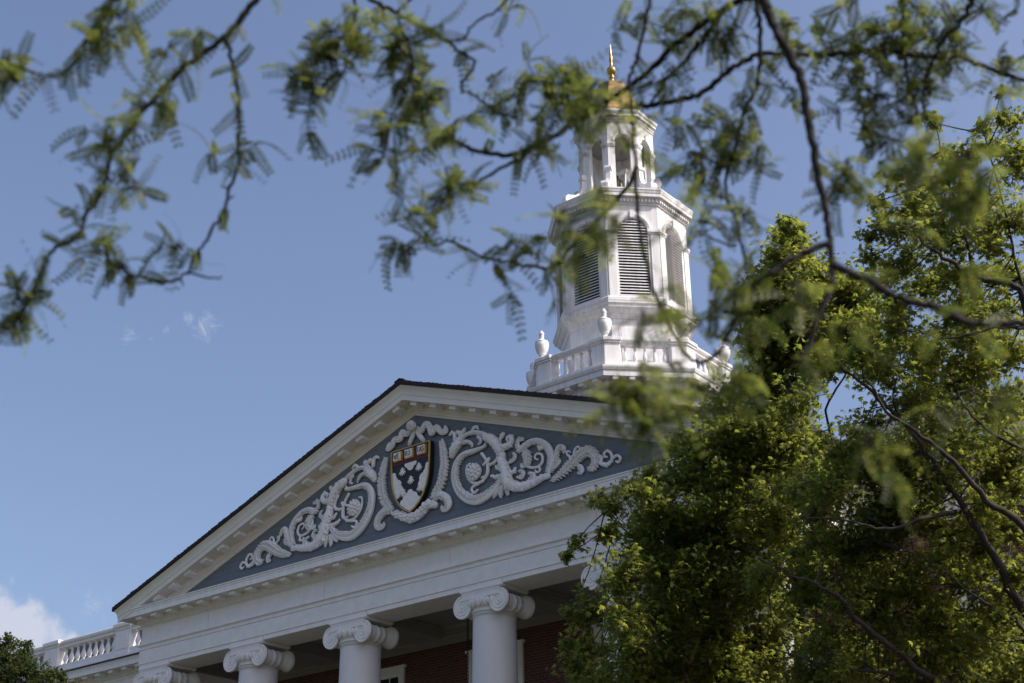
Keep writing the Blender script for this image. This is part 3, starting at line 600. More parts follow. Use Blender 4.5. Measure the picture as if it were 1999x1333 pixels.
sb = MB(); shell(sb); sbm = sb.mesh('scallop_shell', M['relief'])
for x, z in ((-.235, 3.44), (.325, 3.44), (.06, 3.15), (-.20, 2.87), (.37, 2.88)): link('scallop_shell', sbm, shield, (x, -.185, z))
GL = {'V': [[(0, 1), (.5, 0), (1, 1)]], 'E': [[(0, 0), (0, 1)], [(0, 1), (.8, 1)], [(0, .52), (.6, .52)], [(0, 0), (.85, 0)]], 'R': [[(0, 0), (0, 1)], [(0, 1), (.6, 1), (.8, .88), (.8, .65), (.6, .5), (0, .5)], [(.4, .5), (.9, 0)]],
      'I': [[(.5, 0), (.5, 1)], [(.25, 0), (.75, 0)], [(.25, 1), (.75, 1)]], 'T': [[(.5, 0), (.5, 1)], [(0, 1), (1, 1)], [(.3, 0), (.7, 0)]], 'A': [[(0, 0), (.5, 1), (1, 0)], [(.22, .36), (.78, .36)]],
      'S': [[(.9, .85), (.65, 1), (.3, 1), (.08, .82), (.15, .6), (.8, .42), (.92, .2), (.7, 0), (.3, 0), (.05, .16)]]}
def letters(mb, txt, x, z, w_, h_):
    st = .0066
    for i, ch in enumerate(txt):
        if ch == ' ': continue
        for pl in GL[ch]:
            for (a0, b0), (a1, b1) in zip(pl, pl[1:]):
                p = Vector((x+i*w_*1.32+a0*w_, 0, z+b0*h_)); q = Vector((x+i*w_*1.32+a1*w_, 0, z+b1*h_)); d = (q-p).normalized(); nn = Vector((-d.z, 0, d.x))
                th = st*(1.25 if abs(d.z) > .5 else .8); p = p-d*.005; q = q+d*.005
                v = [p-nn*th, q-nn*th, q+nn*th, p+nn*th]; mb.add([(k.x, .0, k.z) for k in v]+[(k.x, -.006, k.z) for k in v], [(3, 2, 1, 0), (4, 5, 6, 7), (0, 1, 5, 4), (1, 2, 6, 5), (2, 3, 7, 6), (3, 0, 4, 7)])
for (bx, txt, lx, lw) in ((-.39, 'VE', -.092, .08), (.0, 'RI', -.088, .075), (.425, 'TAS', -.112, .062)):
    bk = MB(); bk.box(-.128, .150, -.03, .0, -.128, .118); bk.box(.118, .148, -.062, -.03, -.110, .114); bk.box(-.120, .118, -.044, -.03, -.122, -.100); bo_ = bk.build('book', M['gold_paint'], shield, (bx, -.19, 3.862))
    pg = MB()
    for s in (-1, 1): pg.add([(0, -.056, -.102), (s*.118, -.070, -.102), (s*.118, -.070, .112), (0, -.056, .112), (0, -.031, -.102), (s*.118, -.031, -.102), (s*.118, -.031, .112), (0, -.031, .112)], [(0, 1, 2, 3), (4, 5, 1, 0), (5, 6, 2, 1), (6, 7, 3, 2)])
    lt = MB(); letters(lt, txt, lx, -.062, lw, .125)
    # the pages and the letters share the book, which is one sub-part of two materials
    base = bo_.data; k0 = len(bk.f); bm = bmesh.new(); bm.from_mesh(base)
    for mb_, idx, dy in ((pg, 1, 0), (lt, 2, -.071)):
        vv = [bm.verts.new((v[0], v[1]+dy, v[2])) for v in mb_.v]
        for f in mb_.f: fc = bm.faces.new([vv[i] for i in f]); fc.material_index = idx
    bmesh.ops.recalc_face_normals(bm, faces=bm.faces); bm.to_mesh(base); bm.free(); base.materials.append(M['relief']); base.materials.append(M['letter'])
# lantern chain hanging under the porch ceiling
ch = MB()
for i in range(34):
    z = -.09*i; pts = []
    for k in range(9):
        A = 2*math.pi*k/8; e = .022*math.cos(A); pts.append((e if i % 2 else 0, 0 if i % 2 else e, z-.045+.058*math.sin(A)))
    ch.tube(pts, .008, 5)
tag(ch.build('hanging_chain', M['iron'], None, (.02, 2.06, .31)), 'dark iron chain hanging from the porch ceiling behind the columns', 'chain')
# ------------------------------------------------------------------ bell tower
TX, TY = .12, 9.76; T8 = math.tan(math.pi/8); C8 = math.cos(math.pi/8)
ORG = (TX, TY, 0)
def oct_(prof, mb=None, cap=True):
    mb = mb or MB(); mb.lathe([(a/C8, z) for a, z in prof], 8, (TX, TY, 0), False, math.pi/8, cap); return mb
tw = oct_([(2.82, 1.9), (2.82, 6.95), (2.86, 6.97), (2.86, 7.08), (2.82, 7.10), (2.82, 7.50), (2.86, 7.53), (2.92, 7.60), (2.97, 7.64), (2.98, 7.885), (3.27, 7.885), (3.27, 8.06), (3.30, 8.075), (3.33, 8.15), (3.335, 8.20), (3.05, 8.30), (2.5, 8.32)])
tower = tw.build('bell_tower', M['tower'], B)
mt = modillion_mesh('tower_modillion', M['tower'], .27, .17, .11)
def face_rot(i): return -math.pi/2+i*math.pi/4         # outward azimuth of face i; i=0 faces the street
def on_face(i, s, a, z):                               # s along the face, a outwards
    A = face_rot(i); return (TX+a*math.cos(A)-s*math.sin(A), TY+a*math.sin(A)+s*math.cos(A), z)
for i in (0, 1, 2, 7):
    for k in range(5):
        bevel(link('tower_modillion', mt, tower, on_face(i, (k-2)*.50, 2.982, 7.885), (0, 0, face_rot(i)+math.pi/2)), .006, 1)
# balustrade of the tower
pl = oct_([(2.86, 8.25), (3.0, 8.25), (3.0, 8.42), (2.97, 8.44), (2.97, 8.47), (2.72, 8.47), (2.72, 8.25)], cap=False); pl.build('balustrade_plinth', M['tower'], tower)
rl = oct_([(2.74, 9.03), (2.95, 9.03), (2.955, 9.08), (2.99, 9.10), (3.03, 9.15), (3.035, 9.21), (3.0, 9.235), (2.70, 9.235), (2.67, 9.2), (2.70, 9.1), (2.74, 9.03)], cap=False); rl.build('balustrade_rail', M['tower'], tower)
bal_t = baluster_mesh(.57, .86, M['tower'])
for i in range(8):
    for k in range(-2, 3): link('baluster', bal_t, tower, on_face(i, k*.30, 2.85, 8.465))
def wedge(a0, a1, half, z0, z1, mb):                   # block folded round a corner of the octagon, in that corner's own axes
    # corner direction = +x
    c, s = math.cos(math.pi/8), math.sin(math.pi/8); out = []
    o = (a1/C8, 0); i_ = (a0/C8, 0)
    d1 = (-s, c); d2 = (-s, -c)
    ring = [(o[0], o[1]), (o[0]+d1[0]*half, o[1]+d1[1]*half), (i_[0]+d1[0]*half, i_[1]+d1[1]*half), (i_[0], 0), (i_[0]+d2[0]*half, i_[1]+d2[1]*half), (o[0]+d2[0]*half, o[1]+d2[1]*half)]
    n = 6; vs = [(x, y, z0) for x, y in ring]+[(x, y, z1) for x, y in ring]
    mb.add(vs, [(0, 1, 2, 3), (0, 3, 4, 5), (6, 9, 8, 7), (6, 11, 10, 9)]+[(k, (k+1) % n, n+(k+1) % n, n+k) for k in range(n)])
pd = MB(); wedge(2.69, 3.015, .47, 8.43, 9.06, pd); wedge(2.66, 3.055, .51, 9.06, 9.13, pd); wedge(2.64, 3.09, .545, 9.13, 9.245, pd); wedge(2.67, 3.03, .485, 8.26, 8.44, pd)
pdm = pd.mesh('pedestal', M['tower'])
ur = MB(); ur.lathe([(.15, 0), (.15, .05), (.10, .07), (.075, .11), (.085, .15), (.11, .16), (.11, .19), (.15, .24), (.195, .35), (.215, .46), (.22, .55), (.20, .585), (.21, .60), (.205, .62), (.15, .65), (.085, .70), (.062, .76), (.075, .775), (.08, .80), (.05, .815), (.075, .85), (.085, .89), (.07, .94), (.04, .98), (.012, 1.02)], 24)
urm = ur.mesh('urn', M['tower'])
for k in range(8):
    A = math.pi/8+k*math.pi/4
    bevel(link('pedestal', pdm, tower, ORG, (0, 0, A)), .008, 1)
    Rr = 2.86/C8; link('urn', urm, tower, (TX+Rr*math.cos(A), TY+Rr*math.sin(A), 9.243))
# drum under the belfry
dr = oct_([(1.93, 8.2), (1.93, 8.55), (1.90, 8.58), (1.90, 10.40), (1.93, 10.41), (1.96, 10.50), (1.97, 10.56), (2.02, 10.58), (2.08, 10.66), (2.10, 10.70), (2.16, 10.72), (2.17, 10.80), (2.205, 10.83), (2.21, 10.90), (2.05, 10.97)]); dr.build('drum', M['tower'], tower)
pn = MB()
pn.box(-.50, .50, -.022, 0, -.55, .55); pn.box(-.56, .56, -.012, 0, -.61, .61); pnm = pn.mesh('drum_panel', M['tower'])
for i in range(8): bevel(link('drum_panel', pnm, tower, on_face(i, 0, 1.902, 9.55), (0, 0, face_rot(i)+math.pi/2)), .006, 1)
# an arched octagon stage
def arch_face(a, half, z0, z1, ow, zs, thick, mb):
    """One face: two legs, a round arch and the wall over it. Local axes: x along the face, y inwards, z up; front at y=-a."""
    n = 16; arc = [(ow*math.cos(math.pi*k/n), zs+ow*math.sin(math.pi*k/n)) for k in range(n+1)]     # right to left
    hi = half-thick*T8
    for y, hh, inv in ((-a, half, False), (-a+thick, hi, True)):
        vs = [(hh, y, z0), (ow, y, z0)]+[(x, y, z) for x, z in arc]+[(-ow, y, z0), (-hh, y, z0), (-hh, y, zs), (-hh, y, z1), (hh, y, z1), (hh, y, zs)]
        m = len(arc); L = 2+m
        fs = [(1, 0, L+5, 2), (L+1, L, L-1, L+2)]
        fs += [(2+k, L+5, L+4, 3+k) if k == 0 else None for k in range(1)]
        tops = []
        for k in range(m-1):
            t0 = (hh-2*hh*k/(m-1)); t1 = (hh-2*hh*(k+1)/(m-1))
        # strip between arc and the top edge
        base = len(mb.v); mb.add(vs, [f for f in fs if f and len(set(f)) == len(f)][:2])
        tp = [(hh*(1-2*k/(m-1)), y, z1) for k in range(m)]; ac = [(x, y, z) for x, z in arc]
        mb.add(ac+tp, [(k, k+1, m+k+1, m+k) for k in range(m-1)])
        mb.add([(hh, y, zs), ac[0], (hh, y, z1)], [(0, 1, 2)]); mb.add([(-hh, y, zs), ac[-1], (-hh, y, z1)], [(0, 2, 1)])
    # reveal
    ed = [(ow, z0)]+arc+[(-ow, z0)]; m = len(ed)
    mb.add([(x, -a, z) for x, z in ed]+[(x, -a+thick, z) for x, z in ed], [(k, k+1, m+k+1, m+k) for k in range(m-1)])
    mb.add([(ow, -a, z0), (half, -a, z0), (hi, -a+thick, z0), (ow, -a+thick, z0)], [(0, 1, 2, 3)]); mb.add([(-ow, -a, z0), (-half, -a, z0), (-hi, -a+thick, z0), (-ow, -a+thick, z0)], [(3, 2, 1, 0)])
def archivolt(a, r0, r1, zs, d, mb, n=18):
    vs = []; fs = []
    for k in range(n+1):
        A = math.pi*k/n; c, s = math.cos(A), math.sin(A)
        vs += [(r0*c, -a+.01, zs+r0*s), (r0*c, -a-d*.6, zs+r0*s), (r0*.5*c+r1*.5*c, -a-d, zs+(r0+r1)*.5*s), (r1*c, -a-d*.75, zs+r1*s), (r1*c, -a+.01, zs+r1*s)]
    for k in range(n):
        for j in range(4): fs.append((k*5+j, (k+1)*5+j, (k+1)*5+j+1, k*5+j+1))
    mb.add(vs, fs)
bb = oct_([(2.12, 10.94), (2.15, 10.955), (2.15, 11.05), (2.10, 11.10), (1.5, 11.10)]); bb.build('belfry_base', M['tower'], tower)
AB, HB = 2.03, 2.03*T8; OW, ZS = .485, 13.45
bf = MB(); arch_face(AB, HB, 11.09, 14.40, OW, ZS, .26, bf)
# pilaster strips, impost, archivolt, keystone
for s in (-1, 1):
    x0, x1 = sorted((s*(OW+.085), s*(HB-.02))); bf.box(x0, x1, -AB-.035, -AB+.01, 11.10, 13.36)
    x0, x1 = sorted((s*(OW-.0), s*(HB+.016))); bf.box(x0, x1, -AB-.055, -AB+.01, 13.36, 13.42)
    x0, x1 = sorted((s*(OW-.012), s*(HB+.028))); bf.box(x0, x1, -AB-.085, -AB+.01, 13.42, 13.50); bf.box(x0, x1, -AB-.065, -AB+.01, 13.501, 13.535)
archivolt(AB, OW, OW+.135, 13.5, .05, bf)
bf.box(-.07, .07, -AB-.09, -AB+.01, 13.93, 14.18); bf.box(-OW-.02, OW+.02, -AB-.07, -AB+.12, 11.095, 11.17)
bfm = bf.mesh('belfry_face', M['tower'])
lv = MB(); nz = 27
for k in range(nz):
    z = 11.20+k*(13.95-11.20)/nz; hwid = OW-.004 if z < ZS else math.sqrt(max(0, (OW-.004)**2-(z+.03-ZS)**2))
    if hwid < .03: continue
    y = -AB+.036; dy, dz, th = .030, -.032, .014
    lv.add([(-hwid, y-dy, z+dz), (hwid, y-dy, z+dz), (hwid, y+dy, z-dz), (-hwid, y+dy, z-dz), (-hwid, y-dy, z+dz+th), (hwid, y-dy, z+dz+th), (hwid, y+dy, z-dz+th), (-hwid, y+dy, z-dz+th)],
           [(3, 2, 1, 0), (4, 5, 6, 7), (0, 1, 5, 4), (1, 2, 6, 5), (2, 3, 7, 6), (3, 0, 4, 7)])
lvm = lv.mesh('louvre', M['tower'])
for i in range(8):
    rot = (0, 0, face_rot(i)+math.pi/2)
    link('belfry_face', bfm, tower, ORG, rot); link('louvre', lvm, tower, ORG, rot)
co = oct_([(1.55, 11.11), (1.55, 14.38)]); co.build('belfry_dark_filler', M['dark'], tower)  # added filler; its near-black colour stands in for shade behind the louvres
bc = oct_([(2.03, 14.40), (2.07, 14.41), (2.07, 14.47), (2.10, 14.48), (2.10, 14.58), (2.15, 14.60), (2.17, 14.63), (2.245, 14.635), (2.245, 14.74), (2.26, 14.76), (2.275, 14.83), (2.29, 14.86), (2.29, 14.91), (1.62, 15.02), (1.2, 15.03)]); bc.build('belfry_cornice', M['tower'], tower)
dn = MB()
for i in range(8):
    for k in range(-7, 8):
        A = face_rot(i); e = [on_face(i, k*.116+q, r_, z) for z in (14.485, 14.578) for q, r_ in ((-.035, 2.09), (.035, 2.09), (.035, 2.165), (-.035, 2.165))]
        dn.add(e, [(0, 1, 2, 3), (4, 7, 6, 5), (0, 4, 5, 1), (1, 5, 6, 2), (2, 6, 7, 3), (3, 7, 4, 0)])
dn.build('dentil_molding', M['tower'], tower)
# open lantern
lb = oct_([(1.62, 15.0), (1.62, 15.09), (1.48, 15.12), (1.42, 15.13), (1.42, 15.33), (1.36, 15.36), (.8, 15.37)]); lb.build('lantern_base', M['tower'], tower)
AL, HL = 1.20, 1.20*T8; OL, ZL = .262, 17.36
lf = MB(); arch_face(AL, HL, 15.36, 18.10, OL, ZL, .18, lf)
for s in (-1, 1):
    x0, x1 = sorted((s*(OL-.008), s*(HL+.008))); lf.box(x0, x1, -AL-.03, -AL+.01, 17.14, 17.20)
    x0, x1 = sorted((s*(OL-.014), s*(HL+.016))); lf.box(x0, x1, -AL-.05, -AL+.01, 17.20, 17.285)
    x0, x1 = sorted((s*(OL+.0), s*(HL+.012))); lf.box(x0, x1, -AL-.035, -AL+.01, 15.361, 15.55)
archivolt(AL, OL, OL+.08, ZL, .03, lf, 14); lf.box(-.05, .05, -AL-.06, -AL+.01, 17.58, 17.80)
lfm = lf.mesh('lantern_face', M['tower'])
for i in range(8): link('lantern_face', lfm, tower, ORG, (0, 0, face_rot(i)+math.pi/2))
lc = oct_([(1.20, 18.08), (1.225, 18.09), (1.225, 18.16), (1.25, 18.18), (1.25, 18.26), (1.29, 18.29), (1.32, 18.295), (1.32, 18.38), (1.345, 18.40), (1.375, 18.46), (1.375, 18.50), (1.2, 18.535)]); lc.build('lantern_cornice', M['tower'], tower)
lq = oct_([(1.0, 17.95), (1.0, 17.97)]); lq.build('lantern_ceiling', M['ceil'], tower)
# scroll buttress at each corner
sc = MB(); prof = [(1.27, 15.36), (1.27, 16.28), (1.36, 16.30), (1.42, 16.22), (1.44, 16.05), (1.47, 15.80), (1.55, 15.60), (1.72, 15.47), (1.95, 15.42), (2.05, 15.36), (2.09, 15.25), (2.06, 15.12), (1.97, 15.04), (1.55, 15.04), (1.50, 15.12)]
sc.prism(prof, (0, 0, 0), (1, 0, 0), (0, 0, 1), (0, 1, 0), .17)
for (cx, cz, r_) in ((1.375, 16.21, .105), (1.955, 15.225, .175)):
    n = 22; vs = [(cx+q*r_*math.cos(2*math.pi*i/n), y, cz+q*r_*math.sin(2*math.pi*i/n)) for y, q in ((-.125, .001), (-.125, .55), (-.115, .62), (-.125, .85), (-.12, 1), (.12, 1), (.125, .85), (.115, .62), (.125, .55), (.125, .001)) for i in range(n)]
    sc.add(vs, [(j*n+i, j*n+(i+1) % n, (j+1)*n+(i+1) % n, (j+1)*n+i) for j in range(9) for i in range(n)], False)
for k in range(5): sc.ellipsoid((1.30+.01*k, (k-2)*.055, 15.50), (.10, 0, 0), (0, .03, 0), (0, 0, .20), 8, 6)
scm = sc.mesh('scroll_buttress', M['tower'])
for k in range(8): bevel(link('scroll_buttress', scm, tower, ORG, (0, 0, math.pi/8+k*math.pi/4)), .01, 2)
be = MB(); be.lathe([(.30, 15.95), (.31, 16.0), (.27, 16.10), (.22, 16.30), (.19, 16.48), (.12, 16.56), (.05, 16.60), (.05, 16.75)], 24, ORG)
be.build('bell', M['bronze'], tower)
fr = MB()
for s in (-1, 1):
    fr.tube([(TX+s*.50, TY-.34, 15.36), (TX+s*.34, TY, 16.74)], .04, 4, False); fr.tube([(TX+s*.50, TY+.34, 15.36), (TX+s*.34, TY, 16.74)], .04, 4, False); fr.box(TX+s*.5-.04, TX+s*.5+.04, TY-.5, TY+.5, 15.7, 15.78)
fr.box(TX-.42, TX+.42, TY-.05, TY+.05, 16.72, 16.84); fr.build('bell_frame', M['tower'], tower)
# gilded bell roof and finial
dm = oct_([(1.02, 18.53), (.95, 18.66), (.895, 18.85), (.825, 19.1), (.745, 19.4), (.67, 19.7), (.605, 19.95), (.548, 20.15), (.492, 20.27), (.36, 20.36), (.22, 20.44), (.12, 20.50)]); dome = dm.build('gilded_roof', M['gilded'], tower)
fn = MB(); fn.lathe([(.13, 20.46), (.15, 20.50), (.10, 20.55), (.07, 20.62), (.10, 20.68), (.11, 20.73), (.07, 20.78), (.06, 20.83)]+[(.175*math.sin(t_), 21.0-.175*math.cos(t_)) for t_ in np.linspace(.4, math.pi-.3, 10)]+[(.045, 21.19), (.06, 21.22), (.065, 21.26), (.045, 21.34), (.065, 21.44), (.055, 21.6), (.006, 22.16)], 20, (TX, TY, 0)); fn.build('finial', M['gold'], tower)
# ------------------------------------------------------------------ trees
def rand_rots(n, tilt=1.0):
    """Random rotation matrices."""
    q = rng.normal(size=(n, 4)); q[:, 0] += tilt; q /= np.linalg.norm(q, axis=1)[:, None]; w_, x, y, z = q.T
    return np.stack([1-2*(y*y+z*z), 2*(x*y-z*w_), 2*(x*z+y*w_), 2*(x*y+z*w_), 1-2*(x*x+z*z), 2*(y*z-x*w_), 2*(x*z-y*w_), 2*(y*z+x*w_), 1-2*(x*x+y*y)], axis=1).reshape(n, 3, 3)
def scatter(tv, tf, pos, rot, sc):
    V = np.einsum('nij,kj->nki', rot, tv)*sc[:, None, None]+pos[:, None, :]; k = len(tv)
    F = (tf[None]+(np.arange(len(pos))*k)[:, None, None]).reshape(-1, tf.shape[1]); return V.reshape(-1, 3), F
# a lobed maple leaf, drooping from its stalk; the stalk end is the origin
ML = np.array([(0, 0, 0), (.10, .10, .0), (.50, .16, -.10), (.24, .34, .01), (.36, .70, -.08), (.13, .56, .02), (0, 1.05, -.18), (-.13, .56, .02), (-.36, .70, -.08), (-.24, .34, .01), (-.50, .16, -.10), (-.10, .10, .0), (0, .36, .06)])
MF = np.array([(12, i, i+1) for i in range(0, 11)]+[(12, 11, 0)])
class Tree:
    def __init__(s, name, label, base, group, bark):
        s.o = thing(name, label, 'tree', base, group); s.base = np.array(base); s.w = MB(); s.tr = MB(); s.pos = []; s.bark = bark
    def limb(s, pts, r0, r1, n=7, mb=None):
        P = smooth_path(pts, 5); m = len(P); P = [p+(rng.normal(size=3)*r0*.25 if 0 < i < m-1 else 0) for i, p in enumerate(P)]
        (mb or s.w).tube(P, [r0+(r1-r0)*(i/(m-1))**.8 for i in range(m)], n); return P
    def clump(s, c, R, hub, nleaf, twigs=16):
        """A branchlet end: a stem out of the hub, twigs fanning from it, leaves gathered on the twigs."""
        c = np.array(c); hub = np.array(hub); mid = (c+hub)/2+rng.normal(size=3)*R*.25-np.array([0, 0, .15*R])
        s.w.tube(smooth_path([hub, mid, c], 3), [.013, .012, .011, .010, .009, .008, .007], 4, True, False)
        for k in range(twigs):
            d = rng.normal(size=3); d /= np.linalg.norm(d); d[2] = d[2]*.8+.15; L = R*(.55+1.1*rng.random()); tip = c+d*L
            s.w.tube([c, c+d*L*.5+rng.normal(size=3)*R*.08, tip], [.007, .005, .003], 3, False, False)
            m = int(nleaf/twigs*(.5+rng.random())); t_ = rng.random(m)**.6
            s.pos.append(c+d*L*t_[:, None]+rng.normal(size=(m, 3))*R*.19)
    def finish(s, size, material, tv=ML, tf=MF, crown='crown', tilt=.2):
        tr = s.tr.build('trunk', s.bark, s.o); s.w.build('branches' if False else 'limb', s.bark, s.o)
        pos = np.concatenate(s.pos); n = len(pos); rot = rand_rots(n, 0.0)
        # leaves hang: stalk at the top, blade outward and down
        az = rng.random(n)*2*math.pi; el = -.35+rng.normal(size=n)*.55
        fy = np.stack([np.cos(az)*np.cos(el), np.sin(az)*np.cos(el), np.sin(el)], 1); up = np.tile([0., 0, 1], (n, 1))+rng.normal(size=(n, 3))*.45
        fx = np.cross(fy, up); fx /= np.linalg.norm(fx, axis=1)[:, None]; fz = np.cross(fx, fy); rot = np.stack([fx, fy, fz], axis=2)
        V, F = scatter(tv, tf, pos, rot, size*(.6+.7*rng.random(n))); bulk(crown, V, F, material, s.o); return n
def px_r(r, d): return r*d/FPX
def base_at(u, d):
    p = at(u, 1500, d); return (p[0], p[1], GZ)

# ---- maple further back, its pointed top against the sky
D2 = 28.0
t2 = Tree('maple_tree', 'pointed yellow-green maple tree with its top against the sky beside the bell tower', base_at(1560, D2), None, M['bark'])
hubs2 = [(1560, 1150), (1530, 1000), (1520, 860), (1540, 720), (1550, 600), (1400, 1080), (1300, 1100), (1420, 920), (1250, 1180), (1400, 1230), (1660, 680), (1650, 900)]
p0 = at(1560, 1420, D2)
t2.limb([t2.base, (t2.base+p0)/2+[.15, 0, 0], p0], .28, .2, 9, t2.tr)
t2h = t2.limb([p0, at(1560, 1150, D2), at(1530, 1000, D2), at(1520, 860, D2), at(1540, 720, D2), at(1550, 600, D2), at(1545, 480, D2)], .16, .02)
for pts in ([(1560, 1380), (1500, 1261), (1400, 1230), (1250, 1180), (1170, 1190)], [(1560, 1250), (1468, 1090), (1400, 1070), (1300, 1090), (1180, 1000)], [(1530, 1000), (1420, 920), (1330, 900)], [(1560, 1150), (1600, 1020), (1632, 900), (1612, 800), (1650, 730), (1640, 660), (1672, 590)]):
    t2h += t2.limb([at(u, v, D2+rng.normal()*.5) for u, v in pts], .04, .008)
cl2 = """1545,470,34 1520,500,30 1560,520,42 1575,555,46 1505,545,40 1660,580,46 1540,600,55 1480,612,36 1620,640,52 1500,680,55 1560,700,55 1690,650,42 1473,690,24 1590,600,46 1535,450,22 1550,440,16 1590,530,34 1640,560,40 1680,610,44 1480,650,34 1530,640,50 1580,650,50 1640,700,46 1470,580,20 1710,690,36 1590,730,50 1520,730,46
1500,760,58 1430,790,42 1560,790,48 1400,850,55 1335,870,40 1480,850,65 1550,870,58 1290,930,38 1350,940,55 1430,940,65 1520,950,65 1238,955,34 1300,1000,55 1195,985,30 1380,1030,65 1470,1040,65 1250,1060,55 1185,1040,24 1320,1110,65 1220,1130,50
1122,1062,18 1106,1085,15 1148,1190,40 1112,1200,18 1220,1210,55 1300,1200,65 1400,1130,65 1480,1150,65 1150,1270,45 1230,1290,58 1108,1255,20 1122,1312,38 1320,1290,65 1400,1240,65 1410,1330,65 1500,1250,65 1500,1330,58 1590,900,50 1600,970,55 1560,1080,60
1360,1180,60 1440,1300,60 1270,1330,60 1190,1340,50 1340,1060,55 1270,1120,50 1420,1000,60 1380,900,45 1460,900,60 1500,1000,60 1560,960,60 1540,1180,60 1160,1330,45"""
hp = np.array(t2h)
def nearest(hp, c): return hp[np.argsort(((hp-c)**2).sum(1))[rng.integers(0, min(5, len(hp)))]]
for q in cl2.split():
    u, v, r = map(float, q.split(','))
    for k in range(2 if u > 1180 else 1):
        d = D2+rng.normal()*1.2*(.5 if v < 700 else 1); c = at(u+rng.normal()*8*k, v+rng.normal()*8*k, d); R = px_r(r, d)
        t2.clump(c, R, nearest(hp, c), int(560*(R/.55)**2)+40)
n2 = t2.finish(.118, M['maple'])

# ---- big maple on the street side, limbs rising to the upper left
D1 = 22.5
t1 = Tree('maple_tree', 'large spreading maple tree with dark bare limbs rising across the light foliage', base_at(2080, D1), None, M['bark'])
q0 = at(2060, 1420, D1)
t1.limb([t1.base, (t1.base+q0)/2+[.2, .1, 0], q0], .34, .24, 10, t1.tr)
limbs1 = [[(2060, 1420), (2010, 1215), (1952, 1104), (1890, 1004), (1872, 975), (1829, 919), (1762, 824), (1700, 765), (1640, 715)],
          [(2060, 1400), (2040, 1100), (1999, 1028), (1928, 976), (1857, 900), (1800, 850), (1730, 800), (1690, 740)],
          [(2060, 1420), (1950, 1390), (1829, 1327), (1762, 1284), (1667, 1204), (1644, 1170), (1596, 1142), (1548, 1123), (1480, 1090)],
          [(1885, 995), (1810, 1009), (1724, 1033), (1650, 1015), (1560, 1010)],
          [(2060, 1400), (1900, 1350), (1740, 1318), (1620, 1299), (1492, 1261)],
          [(2060, 1400), (1999, 1232), (1905, 1166), (1829, 1104), (1740, 1060)],
          [(2060, 1300), (2070, 900), (2020, 640), (1977, 557), (1899, 539), (1850, 509), (1805, 475), (1767, 437)],
          [(2020, 640), (1985, 520), (1965, 420), (1940, 330), (1920, 260)], [(1899, 539), (1880, 440), (1850, 350), (1830, 260)],
          [(1872, 975), (1895, 940), (1925, 905)], [(1762, 824), (1745, 790), (1742, 740)], [(2070, 900), (1960, 860), (1890, 800), (1860, 740)], [(2020, 640), (1940, 640), (1850, 660), (1760, 640)]]
hub = []
rad = [.085, .075, .07, .04, .05, .035, .075, .03, .025, .018, .018, .04, .035]
for pts, r in zip(limbs1, rad):
    off = -.45+rng.normal()*.3; P = t1.limb([at(u, v, D1+(off if j else 0)) for j, (u, v) in enumerate(pts)], r, r*.22); hub += list(P[3:])
hp1 = np.array(hub)
cl1 = """1600,1050,50 1580,1150,60 1600,1250,62 1590,1330,58 1680,1100,58 1700,1200,62 1690,1310,65 1790,1150,58 1800,1270,65 1790,1340,58 1900,1230,56 1900,1320,65 1980,1290,58 1985,1130,48 1700,1000,62 1620,950,52 1700,910,62 1790,1000,58 1780,900,62 1860,860,64 1960,930,56 1975,1040,38 1910,1080,46 1950,800,64 1870,760,64 1780,790,60 1700,830,38 1730,725,55 1800,690,60 1890,660,56 1970,690,58 1755,630,42 1680,700,36
1740,530,40 1760,450,44 1722,420,26 1830,560,52 1900,590,46 1840,480,46 1790,380,40 1748,350,28 1850,400,44 1840,300,32 1826,240,18 1920,480,54 1930,380,48 1900,300,32 1915,250,22 1980,330,46 1985,240,32 1985,430,46 1985,540,46 1770,500,44 1790,560,46 1810,430,40 1870,540,48 1890,450,44 1950,290,34 1950,540,46 1960,610,46 1870,620,48 1940,440,44 1890,360,36 1860,330,30 1770,400,36 1740,600,40 1710,560,34 1845,440,40 1700,460,20 1712,395,18 1990,290,40 1800,350,34 1730,450,30 1955,180,10 1700,500,26 1820,230,14 1955,230,20
1650,1180,50 1740,1130,55 1850,1190,55 1950,1200,46 1850,1040,50 1740,960,52 1650,1060,46 1850,940,46 1920,990,40 1640,880,40 1600,1000,45 1720,1060,50 1830,1090,45 1930,1040,40 1800,1200,50 1950,1160,45 1870,1270,50 1980,960,45 1930,880,45 1760,870,45 1830,1330,55 1640,1320,55 1740,1250,55 1960,1340,55 1500,1120,40 1880,1130,48 1990,870,46 1900,720,50 1820,840,48"""
for q in cl1.split():
    u, v, r = map(float, q.split(','))
    for k in range(2 if v > 620 else 1):
     d = D1+abs(rng.normal())*1.1-.35+(1.1 if k else 0); c = at(u+rng.normal()*14*k, v+rng.normal()*14*k, d); R = px_r(r, d)
     t1.clump(c, R, nearest(hp1, c), int(520*(R/.5)**2)+40)
n1 = t1.finish(.100, M['maple'])

